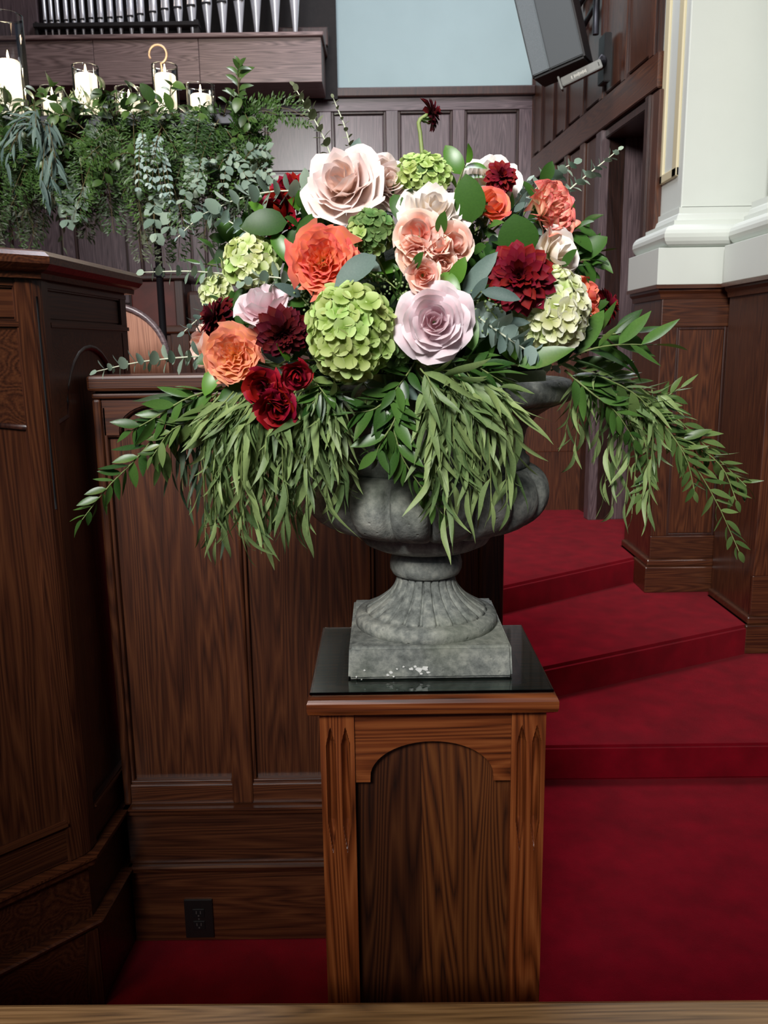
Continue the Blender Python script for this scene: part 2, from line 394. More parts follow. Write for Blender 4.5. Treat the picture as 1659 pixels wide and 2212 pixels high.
# three carpeted steps beside the screen; the upper two run at a slant
steps = thing('chancel_steps', None, None, (.32, 3.03, 0), kind='structure')
def yline(p, q, x): return p.y + (q.y - p.y) * (x - p.x) / (q.x - p.x)
a2, b2 = pZ(1190, 1440, .30), pZ(1610, 1352, .30)
a3, b3 = pZ(1085, 1268, .45), pZ(1395, 1200, .45)
XR = 3.3
prism('step', [(.30, 3.035), (XR, 3.02), (XR, 5.2), (.30, 5.2)], 0, .15, 'carpet', steps, bev=.012)
prism('step', [(.30, yline(a2, b2, .30)), (2.6, yline(a2, b2, 2.6)), (2.6, 6.4), (.30, 6.4)], .10, .30, 'carpet', steps, bev=.016)
prism('step', [(.30, yline(a3, b3, .30)), (2.3, yline(a3, b3, 2.3)), (2.3, 8.3), (.30, 8.3)], .25, .45, 'carpet', steps, bev=.016)

# back wall of the chancel: panelled wainscot, plaster above
YB = 7.8
bx = pY(1146, 420, YB).x
zc0, zc1 = pY(930, 212, YB).z, pY(930, 191, YB).z        # wainscot cap
wb = thing('wall_back', None, None, (0, YB, .45), kind='structure')
box('wainscot_board', -6.5, bx + .5, YB + .02, YB + .14, .40, zc0, 'grey_oak_z', wb, 0)
box('plaster', -6.5, bx + .5, YB + .03, YB + .2, zc0, 6.0, 'plaster_wall', wb, 0)
box('cap_moulding', pY(600, 200, YB).x, bx + .02, YB - .07, YB + .05, zc0, zc1, 'dark_oak', wb, .012)
box('cap_rail', -6.5, bx, YB - .028, YB + .03, pY(930, 240, YB).z, zc0, 'grey_oak_x', wb, .004)
zr = [pY(930, v, YB).z for v in (240, 372, 410, 640, 668)]
box('middle_rail', -6.5, bx, YB - .026, YB + .03, zr[2], zr[1], 'grey_oak_x', wb, .004)
box('bottom_rail', -6.5, bx, YB - .026, YB + .03, .45, zr[3] - .05, 'grey_oak_x', wb, .004)
pw = pY(1003, 300, YB).x - pY(860, 300, YB).x
px0 = pY(1003, 300, YB).x; pwid = pY(1120, 300, YB).x - px0
for i in range(13):
    xa = px0 - i * pw; xb = xa + pwid
    if i == 0: box('stile', xb, bx, YB - .027, YB + .03, zr[3] - .05, zr[0], 'grey_oak_z', wb, .004)
    box('stile', xa - (pw - pwid), xa, YB - .027, YB + .03, zr[3] - .05, zr[0], 'grey_oak_z', wb, .004)
    for z0, z1 in ((zr[1], zr[0]), (zr[3] - .05, zr[2])):
        # moulding round the panel, then the field
        fr = .02
        for q in ((xa, xa + fr, z0, z1), (xb - fr, xb, z0, z1), (xa + fr, xb - fr, z0, z0 + fr), (xa + fr, xb - fr, z1 - fr, z1)):
            box('panel_moulding', q[0], q[1], YB - .012, YB + .03, q[2], q[3], 'dark_oak', wb, .004)
        box('panel', xa + fr + .004, xb - fr - .004, YB + .002, YB + .03, z0 + fr + .004, z1 - fr - .004, 'grey_oak_z', wb, .008)
# post that closes the organ chamber, beside the plaster
box('chamber_post', pY(692, 90, YB).x, pY(727, 90, YB).x, YB - .06, YB + .1, zc0 + .002, 6.0, 'grey_oak_z', wb, .006)

# side wall of the chancel, panelled, running toward us to the white pilaster
W0 = Vector((bx, YB, 0)); _e = pY(1412, 440, 5.05); W1 = Vector((_e.x, _e.y, 0))
WD = (W1 - W0).normalized(); WN = Vector((-WD.y, WD.x, 0))
if WN.x > 0: WN = -WN
WL = (W1 - W0).length
def onwall(u, v): p = pPlane(u, v, W0, WN); return ((p - W0).dot(WD), p.z)
wr = thing('wall_right', None, None, (W0.x, W0.y, .45), kind='structure')
WROT = Matrix((WD, -WN, Vector((0, 0, 1)))).transposed().to_quaternion()
def wbox(name, s0, s1, d0, d1, z0, z1, mat, parent=None, bev=.005):
    """box on the side wall: s along it, d out from its face into the chancel"""
    parent = parent or wr
    c = W0 + WD * ((s0 + s1) / 2) + WN * ((d0 + d1) / 2) + Vector((0, 0, (z0 + z1) / 2))
    bm = bmesh.new(); bmesh.ops.create_cube(bm, size=1)
    bmesh.ops.scale(bm, vec=(s1 - s0, d1 - d0, z1 - z0), verts=bm.verts)
    if bev: bmesh.ops.bevel(bm, geom=bm.edges[:], offset=min(bev, .4 * min(s1 - s0, d1 - d0, z1 - z0)), segments=2, affect='EDGES')
    o = link(name, from_bm(name, bm, mat), parent, c - base_of(parent)); o.rotation_mode = 'QUATERNION'; o.rotation_quaternion = WROT
    return o
so, zo = onwall(1303, 290); so2, zo2 = onwall(1399, 209); zhead = (zo + zo2) / 2
sA, sB = onwall(1304, 400)[0], onwall(1396, 400)[0]
zb0 = onwall(1290, 225)[1]                        # lower edge of the upper panels
zb1 = onwall(1215, 335)[1]                        # upper edge of the lower panels
wbox('backing', 0, sA, -.14, -.03, .40, 6.0, 'dark_oak', bev=0)
wbox('backing', sB, WL + .3, -.14, -.03, .40, 6.0, 'dark_oak', bev=0)
wbox('backing', sA, sB, -.14, -.03, zhead, 6.0, 'dark_oak', bev=0)
wbox('band_rail', 0, WL, -.03, .012, zhead + .02, zb0, 'oak_x')
wbox('band_rail', 0, sA - .12, -.03, .010, zb1, zhead + .02, 'oak_x')
st = [0, onwall(1169, 250)[0], onwall(1195, 250)[0], onwall(1222, 240)[0], onwall(1259, 210)[0], onwall(1300, 200)[0], onwall(1350, 120)[0], onwall(1411, 80)[0], WL]
for i in range(len(st) - 1):
    a, b = st[i] + .035, st[i + 1] - .035
    wbox('stile', st[i] - .035 if i else 0, st[i] + .035, -.03, .008, zb0, 6.0, 'oak_z')
    wbox('panel', a + .012, b - .012, -.03, -.008, zb0 + .03, 5.9, 'oak_z')
    for q in ((a, a + .012), (b - .012, b)): wbox('panel_moulding', q[0], q[1], -.03, .004, zb0, 6.0, 'dark_oak', bev=.003)
st2 = [0, onwall(1195, 420)[0], onwall(1222, 420)[0], onwall(1256, 420)[0], sA - .06]
for i in range(len(st2) - 1):
    wbox('stile', st2[i] - .05 if i else 0, st2[i] + .05, -.03, .006, .45, zb1, 'oak_z')
    wbox('panel', st2[i] + .065, st2[i + 1] - .065, -.03, -.010, 1.0, zb1 - .04, 'oak_z')
# doorway: far jamb in paler oak for the light on it, dark door behind it, near casing
d1 = thing('door_1', None, None, (W0 + WD * sA + Vector((0, 0, .45))), kind='structure')
wbox('jamb', sA - .10, sA, -.42, .03, .45, zhead, 'grey_oak_z', d1)
wbox('jamb', sB, sB + .06, -.42, .03, .45, zhead, 'dark_oak', d1)
wbox('door_head', sA, sB, -.42, .0, zhead - .05, zhead, 'dark_oak', d1)
wbox('door_leaf', sA, sB, -.42, -.38, .45, zhead - .05, 'chamber_dark', d1)
wbox('door_edge', sA + (sB - sA) * .70, sA + (sB - sA) * .70 + .02, -.38, -.34, .5, zhead - .05, 'cream_trim', d1, .002)
wbox('casing', sB + .06, WL + .05, -.03, .015, .45, zhead, 'oak_z', d1)

# two wooden piers with white pilasters on them, stepping down with the stair
def pier(x0, x1, y0, zbase, name_label, shaft_in=.16, first=True):
    zt = pY(1520, 640, 4.58).z; zc = pY(1520, 614, 4.58).z
    yb = y0 + .5
    t = thing('wooden_pier', name_label[0], 'pier', (x0, y0, zbase))
    box('core', x0, x1, y0 + .012, yb, zbase, zt, 'oak_z', t, 0)
    zb = zbase + .20; sw = .10
    box('base_board', x0 - .03, x1 + .0, y0 - .035, yb, zbase, zbase + .15, 'oak_x', t, .006)
    box('base_moulding', x0 - .018, x1 + .0, y0 - .02, yb, zbase + .15, zbase + .19, 'oak_x', t, .008)
    zp0, zp1 = (pY(1500, 1160, 4.58).z, pY(1500, 706, 4.58).z) if first else (zbase + .4, zt - .3)
    box('bottom_rail', x0, x1, y0 - .006, y0 + .02, zbase + .19, zp0, 'oak_x', t, .004)
    box('top_rail', x0, x1, y0 - .006, y0 + .02, zp1, zt, 'oak_x', t, .004)
    xl, xr = (pY(1452, 1000, 4.58).x, pY(1558, 1000, 4.58).x) if first else (x0 + .1, x0 + .45)
    box('stile', x0, xl, y0 - .006, y0 + .02, zp0, zp1, 'oak_z', t, .004)
    box('stile', xr, x1, y0 - .006, y0 + .02, zp0, zp1, 'oak_z', t, .004)
    fr = .014
    for q in ((xl, xl + fr, zp0, zp1), (xr - fr, xr, zp0, zp1), (xl + fr, xr - fr, zp0, zp0 + fr), (xl + fr, xr - fr, zp1 - fr, zp1)):
        box('panel_moulding', q[0], q[1], y0 + .0, y0 + .02, q[2], q[3], 'dark_oak', t, .003)
    box('panel', xl + fr, xr - fr, y0 + .006, y0 + .02, zp0 + fr, zp1 - fr, 'oak_z', t, .004)
    path = [(x0, yb), (x0, y0), (x1, y0)]
    path = path[::-1]
    pr = [(0, zt - .01), (.012, zt - .01), (.016, zt + .015), (.03, zt + .03), (.032, zt + .05), (.05, zc - .02), (.05, zc), (0, zc)]
    sweep('cornice', pr, [(x1, y0), (x0, y0), (x0, yb)][::-1] if False else [(x0, yb), (x0, y0), (x1, y0)], 'oak_x', t)
    box('cornice_top', x0, x1, y0, yb, zt, zc, 'oak_x', t, 0)
    # white pilaster
    p = thing('white_pilaster', name_label[1], 'pilaster', (x0, y0, zc))
    z1 = pY(1520, 534, 4.58).z
    box('plinth', x0 - .045, x1, y0 - .045, yb, zc, z1, 'white_paint', p, .003)
    z2 = pY(1520, 440, 4.58).z
    ix = x0 + (pY(1478, 440, 4.62).x - x0 if first else shaft_in); iy = y0 + .05
    o2 = ix - x0 + .02; H = z2 - z1
    def torus(c, hh, r, n=9): return [(c + r * math.cos(a), z1 + hh + r * .95 * math.sin(a)) for a in [(-PI / 2) + PI * i / n for i in range(n + 1)]]
    s = o2
    pr = [(0, z1)] + torus(s - H * .24, H * .27, H * .27) + [(s - H * .30, z1 + H * .56), (s - H * .30, z1 + H * .66), (s - H * .38, z1 + H * .68), (s - H * .42, z1 + H * .80), (s - H * .46, z1 + H * .84), (s - H * .46, z1 + H * .98), (s - H * .6, z1 + H), (0, z1 + H)]
    sweep('base_mouldings', pr, [(ix, yb), (ix, iy), (x1, iy)], 'white_paint', p)
    box('shaft', ix, x1, iy, yb, z1, 6.2, 'white_paint', p, .006)
    # recessed panel with a gilt-cream moulding on the side of the shaft
    zq = pY(1450, 385, 4.8).z
    ya, ybb = iy + .10, iy + .34
    for q in ((ya - .03, ya + .04, zq, 6.1), (ybb - .04, ybb + .03, zq, 6.1), (ya - .03, ybb + .03, zq, zq + .05)):
        box('panel_moulding', ix - .014, ix + .01, q[0], q[1], q[2], q[3], 'cream_trim', p, .006)
    return t
p0 = pZ(1391, 1280, .3); p1 = pZ(1562, 1280, .3); q0 = pZ(1606, 1412, .15)
pier(p0.x + .03, 2.7, p0.y + .03, .30, ('oak panelled pier standing on the middle red carpet step', 'white pilaster with round base moulding on the panelled oak pier'))
pier(q0.x + .03, 3.0, q0.y + .03, .15, ('oak pier at the edge of the frame standing on the lowest carpet step', 'white pilaster cut off by the frame edge, above the nearer oak pier'), first=False)

# ------------------------------------------------------------------ choir wall across the chancel
YC = 6.3
cw = thing('choir_rail', 'low panelled oak choir rail behind the urn, below the back wall', 'rail', (0, YC, .45))
zct = pY(390, 703, YC).z
box('body', -6.0, 1.95, YC, YC + .10, .45, zct - .06, 'oak_z', cw, 0)
box('top_rail', -6.0, 1.95, YC - .05, YC + .13, zct - .06, zct, 'oak_x', cw, .015)
for i in range(8):
    xa = pY(372, 760, YC).x + (i - 1) * .62
    box('post', xa, xa + .14, YC - .03, YC + .02, .45, zct - .06, 'oak_z', cw, .006)
    box('panel_head', xa + .16, xa + .58, YC - .012, YC + .02, zct - .20, zct - .10, 'oak_x', cw, .006)
    box('panel', xa + .17, xa + .57, YC - .004, YC + .02, .9, zct - .24, 'oak_z', cw, .006)

# ------------------------------------------------------------------ organ
YO = 7.25
org = thing('pipe_organ', 'pipe organ with silver pipes above a long oak case board', 'organ', (pY(380, 180, YO).x, YO, pY(380, 180, YO).z))
xL, xR_ = pY(-520, 130, YO).x, pY(695, 130, YO).x
zb_, zt_ = pY(380, 181, YO).z, pY(380, 84, YO).z
seam = [xL, pY(203, 130, YO).x, pY(430, 130, YO).x, xR_]
for i in range(3): box('case_board', seam[i] + .0015, seam[i + 1] - .0015, YO, YO + .45, zb_, zt_, 'case_oak_x', org, .003)
box('case_cap', xL, xR_ + .02, YO - .03, YO + .5, zt_, pY(380, 74, YO).z, 'case_oak_x', org, .008)
zcap = pY(380, 74, YO).z
box('chamber_back', xL, xR_ + .1, YO + .48, YO + .5, zb_, 6.2, 'chamber_dark', org, 0)
box('rear_rail', pY(600, 60, YO + .3).x, pY(708, 60, YO + .3).x, YO + .30, YO + .36, zcap, pY(650, 58, YO + .3).z, 'dark_oak', org, .01)
box('side_post', pY(-30, 20, YO + .1).x, pY(78, 20, YO + .1).x, YO + .12, YO + .4, zcap, 6.2, 'grey_oak_z', org, .006)
YP = YO + .12
box('pipe_rack', pY(70, 50, YP - .06).x, pY(428, 50, YP - .06).x, YP - .06, YP + .06, pY(250, 56, YP - .06).z, pY(250, 47, YP - .06).z, 'chamber_dark', org, .004)
box('rack_post', pY(72, 50, YP - .06).x, pY(84, 50, YP).x, YP - .04, YP + .04, zcap, pY(250, 48, YP).z, 'chamber_dark', org, .004)
box('rack_post', pY(428, 50, YP - .06).x - .04, pY(430, 50, YP).x, YP - .04, YP + .04, zcap, pY(250, 48, YP).z, 'chamber_dark', org, .004)
PU = [100, 114, 128, 146, 163, 181, 200, 220, 241, 262, 285, 307, 334, 360, 388, 417, 450, 483, 519, 555, 596, 638]
MV = [46, 46, 46, 45, 44, 43, 41, 41, 40, 39, 37, 33, 28, 22, 19, 15, 10, 7, 2, -8, -18, -30]
for i, (u, mv) in enumerate(zip(PU, MV)):
    wpx = 7.5 + 20 * (i / 21) ** 1.25
    s = mpp(pY(u, 40, YP)); r = wpx * s / 2
    top = pY(u, -260, YP).z
    bx_, bz = pY(u, 72, YP).x, zcap
    mz = pY(u, mv, YP).z
    prof = [(r * .16, 0), (r * .30, .02), (r * .98, mz - bz - .012), (r, mz - bz - .004), (r, mz - bz + .01), (r, top - bz)]
    p = link('pipe', lathe_mesh('pipe', prof, 'pipe_metal', 16), org, Vector((bx_, YP, bz)) - base_of(org))
    # mouth slit and flattened upper lip
    m = bpy.data.meshes.new('mouth'); bm = bmesh.new(); bmesh.ops.create_cube(bm, size=1)
    bmesh.ops.scale(bm, vec=(r * 1.75, r * .6, max(.012, r * .34)), verts=bm.verts); bm.to_mesh(m); bm.free(); m.materials.append(MATS['pipe_mouth'])
    mo = link('pipe_mouth', m, p, (0, -r * .78, mz - bz))
    lip = mesh('upper_lip', [(-r * .8, -r * .84, 0), (r * .8, -r * .84, 0), (0, -r * 1.0, r * 4.2), (0, -r * .5, r * .5)], [(0, 1, 2), (0, 2, 3), (1, 3, 2), (0, 3, 1)], 'pipe_metal')
    link('upper_lip', lip, p, (0, 0, mz - bz + max(.008, r * .2)))

# ------------------------------------------------------------------ loudspeaker on the side wall
c0 = pY(1113, 2, 5.82); c1 = pY(1151, 165, 5.80); c2 = pY(1259, 118, 5.66)
zax = (c0 - c1).normalized(); xax = (c2 - c1); wsp = xax.length; xax.normalize()
xax = (xax - zax * xax.dot(zax)).normalized(); yax = zax.cross(xax)
rot = Matrix((xax, yax, zax)).transposed().to_quaternion()
hsp = .72
sp = thing('loudspeaker', 'dark grey loudspeaker tilted down from the panelled side wall', 'loudspeaker', c1, rot=rot)
def lbox(name, x0, x1, y0, y1, z0, z1, mat, par, bev=.004):
    bm = bmesh.new(); bmesh.ops.create_cube(bm, size=1); bmesh.ops.scale(bm, vec=(x1 - x0, y1 - y0, z1 - z0), verts=bm.verts)
    if bev: bmesh.ops.bevel(bm, geom=bm.edges[:], offset=min(bev, .4 * min(x1 - x0, y1 - y0, z1 - z0)), segments=2, affect='EDGES')
    return link(name, from_bm(name, bm, mat), par, ((x0 + x1) / 2, (y0 + y1) / 2, (z0 + z1) / 2))
lbox('cabinet', -.010, wsp + .010, .012, .30, -.014, hsp, 'black_plastic', sp, .012)
lbox('grille', 0, wsp * .34, -.004, .014, 0, hsp - .02, 'speaker_cloth', sp, .006)
lbox('grille', wsp * .34 + .002, wsp, -.002, .014, 0, hsp - .02, 'speaker_case', sp, .006)
# bracket: arm with worn pale lettering, pivot and wall plate
br = thing('speaker_bracket', 'grey arm bracket with pale lettering below the loudspeaker', 'bracket', pPlane(1316, 130, W0, WN))
b0 = pY(1214, 180, 5.80); b1 = pY(1300, 138, 5.72); d = (b1 - b0).normalized()
L = (b1 - b0).length
q = frame_of(d, Vector((0, 0, 1)))
def rbox(name, parent, loc, quat, dims, mat, bev=.004):
    bm = bmesh.new(); bmesh.ops.create_cube(bm, size=1); bmesh.ops.scale(bm, vec=dims, verts=bm.verts)
    if bev: bmesh.ops.bevel(bm, geom=bm.edges[:], offset=min(bev, .4 * min(dims)), segments=2, affect='EDGES')
    o = link(name, from_bm(name, bm, mat), parent, Vector(loc) - base_of(parent)); o.rotation_mode = 'QUATERNION'; o.rotation_quaternion = quat
    return o
arm = rbox('arm', br, (b0 + b1) / 2, q, (.05, L, .055), 'bracket_grey')
side = q @ Vector((1, 0, 0)); 
if side.y > 0: side = -side
tot = 11
for i in range(tot):
    if i == 1: continue
    t = .26 + .035 * i
    hgt = (.020, .0, .020, .014, .014, .022, .014, .014, .020, .014, .020)[i]
    rbox('letter', br, b0 + d * (L * t) + side * .026 + Vector((0, 0, -.002)), q, (.003, L * .024, hgt), 'bracket_lettering', 0)
rbox('end_plate', br, b0 - d * .01, q, (.06, .012, .085), 'bracket_grey', .003)
pl = pPlane(1318, 128, W0, WN)
b2 = pl + WN * .05
link('pivot', tube_mesh('pivot', [b1 - d * .02, b1, b2], .03, .03, 'iron', 10), br, -base_of(br))
wbox('wall_plate', (pl - W0).dot(WD) - .06, (pl - W0).dot(WD) + .06, .013, .06, pPlane(1318, 180, W0, WN).z, pPlane(1318, 78, W0, WN).z, 'black_plastic', br)
# conduit on the wall above the bracket, with slanted strap
cd = thing('wall_conduit', 'dark cable conduit running up the side wall behind the loudspeaker', 'conduit', pPlane(1290, 60, W0, WN))
link('strap', tube_mesh('strap', [pPlane(1255, 20, W0, WN) + WN * .03, pPlane(1285, -30, W0, WN) + WN * .03], .02, .02, 'iron', 8), cd, -base_of(cd))
link('strap', tube_mesh('strap', [pPlane(1262, 70, W0, WN) + WN * .03, pPlane(1296, 10, W0, WN) + WN * .03], .02, .02, 'iron', 8), cd, -base_of(cd))
link('pipe_run', tube_mesh('pipe_run', [pPlane(1296, 75, W0, WN) + WN * .03, pPlane(1300, -60, W0, WN) + WN * .03], .022, .022, 'iron', 8), cd, -base_of(cd))

# ------------------------------------------------------------------ furniture in the chancel, seen over the screen
con = thing('organ_console', 'dark red-brown wooden console standing behind the choir rail', 'console', (pY(355, 700, 6.7).x, 6.7, .45))
xa, xb = pY(283, 640, 6.7).x, pY(392, 640, 6.7).x
zc_ = pY(340, 592, 6.7).z
box('body', xa, xb, 6.7, 7.1, .45, zc_ - .05, 'console_red', con, .01)
box('lid', xa - .03, xb + .07, 6.66, 7.14, zc_ - .05, zc_, 'dark_oak', con, .015)
box('corner_post', xb - .05, xb + .02, 6.68, 6.74, .45, zc_ - .05, 'dark_oak', con, .008)
box('music_desk', xb + .03, xb + .45, 6.72, 7.05, .45, pY(420, 628, 6.7).z, 'dark_oak', con, .03)
# quarter-round topped clergy chair beside the pulpit
Yk = 3.0
kc = thing('clergy_chair', 'pinkish oak chair with round-topped back beside the pulpit', 'chair', (pY(262, 760, Yk).x, Yk, .45))
cx, cz = pY(250, 800, Yk).x, None
e0 = pY(357, 765, Yk); t0 = pY(262, 657, Yk)
rx = e0.x - cx + .01; rz = t0.z - e0.z + .012
pts = []
N = 22
for i in range(N + 1):
    a = PI * i / N
    pts.append((cx + rx * math.cos(a), e0.z - .02 + rz * 1.02 * math.sin(a)))
pts += [(cx - rx, .85), (cx + rx, .85)]
prism('back_panel', pts, Yk, Yk + .035, 'pink_oak', kc, 'y')
pth = [Vector((x, Yk - .004, z)) for x, z in pts[:N + 1]]
link('back_frame', tube_mesh('back_frame', pth, .011, .011, 'grey_oak_x', 8), kc, -base_of(kc))
box('seat', cx - rx, cx + rx, Yk - .40, Yk + .03, .82, .88, 'oak_x', kc, .01)
for sx in (-1, 1):
    for yy in (Yk - .05, Yk - .39): box('leg', cx + sx * (rx - .04) - .025, cx + sx * (rx - .04) + .025, yy, yy + .05, .45, .83, 'oak_z', kc, .006)

# ------------------------------------------------------------------ the choir screen of the chancel front
sc_ = thing('chancel_screen', 'dark oak screen with arched panels between the pulpit and the steps', 'screen', (-.25, YS, 0))
X0, X1 = -.742, .313
zT0, zT1 = pY(400, 842, YS).z, pY(400, 808, YS).z
box('back_board', X0, X1 - .01, YS + .02, YS + .09, 0, zT0, 'dark_oak', sc_, 0)
box('cap', X0 - .004, X1 + .02, YS - .035, YS + .11, zT0, zT1, 'oak_x', sc_, .008)
box('cap_bead', X0 - .0, X1 + .01, YS - .016, YS + .02, zT0 - .02, zT0 - .004, 'oak_x', sc_, .006)
zp_b, zp_t = pY(400, 1690, YS).z, zT0 - .02
frames = [(pY(262, 1400, YS).x, pY(487, 1400, YS).x), (pY(534, 1400, YS).x, pY(760, 1300, YS).x), (pY(802, 1300, YS).x, pY(1035, 1250, YS).x)]
edges = [X0] + [v for f in frames for v in f] + [X1]
for i in range(0, len(edges), 2):
    box('stile', edges[i], edges[i + 1], YS - .016, YS + .03, zp_b - .06, zp_t, 'oak_z', sc_, .007)
box('post', pY(1042, 1250, YS).x, X1 + .004, YS - .014, YS + .1, 0, zp_t, 'oak_z', sc_, .008)
for xa, xb in frames:
    box('panel', xa + .001, xb - .001, YS + .012, YS + .03, zp_b, zp_t - .02, 'oak_z', sc_, 0)
    box('edge_bead', xa - .001, xa + .009, YS - .004, YS + .02, zp_b, zp_t - .02, 'oak_z', sc_, .003)
    # arched head
    xm = (xa + xb) / 2; rr = (xb - xa) * .36; zs = pY(240, 940, YS).z; hd = []
    top_z = zp_t
    hd = [(xa, top_z), (xb, top_z), (xb, zs), (xm + rr, zs)]
    rz_ = pY(350, 872, YS).z - zs
    for i in range(17):
        a = PI * i / 16; hd.append((xm + rr * math.cos(a), zs + .012 + (rz_ - .012) * math.sin(a)))
    hd += [(xm - rr, zs), (xa, zs)]
    prism('arched_head', hd, YS - .004, YS + .02, 'oak_x', sc_, 'y')
    # dark chamfer that follows the arch
    ar = [Vector((xa + .004, YS + .006, zs))] + [Vector((xm - rr, YS + .006, zs))] + [Vector((xm - rr * math.cos(PI * i / 16), YS + .006, zs + .012 + (rz_ - .012) * math.sin(PI * i / 16))) for i in range(17)] + [Vector((xm + rr, YS + .006, zs)), Vector((xb - .004, YS + .006, zs))]
    link('arch_chamfer', tube_mesh('arch_chamfer', ar, .008, .008, 'dark_oak', 6), sc_, -base_of(sc_))
    box('sill_bead', xa, xb, YS - .006, YS + .02, zp_b, zp_b + .01, 'oak_x', sc_, .003)
z2a, z2b = pY(600, 1732, YS).z, pY(600, 1753, YS).z
box('bottom_rail', X0, X1, YS - .010, YS + .03, z2a, zp_b, 'oak_x', sc_, .005)
pr = [(-.03, z2b - .002), (.012, z2b - .002), (.020, z2b + .006), (.022, z2b + .016), (.030, z2a - .006), (.030, z2a), (-.03, z2a)]
sweep('rail_moulding', pr, [(X0, YS), (X1, YS)], 'oak_x', sc_)
z3a, z3b = pY(600, 1858, YS).z, pY(600, 1876, YS).z
box('base_panel', X0, X1, YS - .008, YS + .03, z3a, z2b, 'oak_x', sc_, .003)
pr = [(-.03, z3b), (.014, z3b), (.024, z3b + .008), (.028, z3a - .004), (.022, z3a), (-.03, z3a)]
sweep('base_moulding', pr, [(X0, YS), (X1, YS)], 'oak_x', sc_)
box('base_board', X0, X1, YS - .006, YS + .03, 0.004, z3b, 'oak_x', sc_, .003)

# electrical outlet in the base board
ox0, ox1 = pY(401, 1975, YS).x, pY(462, 1975, YS).x; oz0, oz1 = pY(432, 2020, YS).z, pY(432, 1938, YS).z
ou = thing('wall_outlet', 'black duplex outlet plate on the base of the oak screen', 'outlet', ((ox0 + ox1) / 2, YS - .006, oz0))
box('plate', ox0, ox1, YS - .012, YS - .006, oz0, oz1, 'outlet_face', ou, .002)
om = (ox0 + ox1) / 2
for k_ in (-1, 1):
    zz = (oz0 + oz1) / 2 + k_ * .0195
    f = box('receptacle', om - .017, om + .017, YS - .0145, YS - .011, zz - .014, zz + .014, 'black_plastic', ou, .003)
    for sx in (-.006, .006): box('slot', om + sx - .0012, om + sx + .0012, YS - .0152, YS - .0138, zz - .001, zz + .008, 'slot_grey', f, 0)
    box('ground_hole', om - .002, om + .002, YS - .0152, YS - .0138, zz - .009, zz - .005, 'slot_grey', f, 0)
box('screw', om - .002, om + .002, YS - .0130, YS - .0115, (oz0 + oz1) / 2 - .002, (oz0 + oz1) / 2 + .002, 'slot_grey', ou, .001)

# ------------------------------------------------------------------ pulpit
z3 = z3a; z2 = z2a
A0 = pZ(0, 1919, z2); A1 = pZ(170, 1843, z2)
dirA = Vector((A1.x - A0.x, A1.y - A0.y)).normalized()
C = Vector((A1.x + .022, A1.y)); A_far = C - dirA * .62
Bd = Vector((.06, 1)).normalized(); B_far = C + Bd * .58
top0 = pY(103, 548, C.y).z
pu = thing('pulpit', 'tall dark oak pulpit with moulded cap at the side of the chancel', 'pulpit', (C.x, C.y, 0))
plan = [(A_far.x, A_far.y), (C.x, C.y), (B_far.x, B_far.y)]
core = [(A_far.x, A_far.y), (C.x, C.y), (B_far.x, B_far.y), (B_far.x - .7, B_far.y + .05), (A_far.x - .5, A_far.y + .3)]
# inset core so that frames stand proud of it
def inset(path, d):
    n1 = Vector((dirA.y, -dirA.x)); n2 = Vector((Bd.y, -Bd.x))
    return path
nA = Vector((dirA.y, -dirA.x)); nB = Vector((Bd.y, -Bd.x))
zcap0 = pY(60, 603, C.y).z
cc = C + (-(nA + nB).normalized()) * .022
corep = [tuple(Vector(plan[0]) - nA * .02), tuple(cc), tuple(Vector(plan[2]) - nB * .02), core[3], core[4]]
prism('core', corep, 0, zcap0, 'dark_oak', pu)
def fbox(name, p0, d2, n2, s0, s1, d0, d1, z0, z1, mat, bev=.004):
    """box on a pulpit face: s along the face from the corner, d proud of it"""
    c2 = p0 + d2 * ((s0 + s1) / 2) + n2 * ((d0 + d1) / 2)
    qz = Matrix((Vector((d2.x, d2.y, 0)), Vector((-n2.x, -n2.y, 0)), Vector((0, 0, 1)))).transposed()
    if qz.determinant() < 0: qz = Matrix((Vector((-d2.x, -d2.y, 0)), Vector((-n2.x, -n2.y, 0)), Vector((0, 0, 1)))).transposed()
    return rbox(name, pu, (c2.x, c2.y, (z0 + z1) / 2), qz.to_quaternion(), (abs(s1 - s0), abs(d1 - d0), z1 - z0), mat, bev)
zr1, zr2 = pY(60, 690, C.y).z, pY(60, 712, C.y).z          # rail under the frieze panels
zlow = pZ(142, 1773, 0).z
_pl = pPlane(142, 1773, Vector((C.x, C.y, 0)), Vector((nA.x, nA.y, 0))); zsill = _pl.z
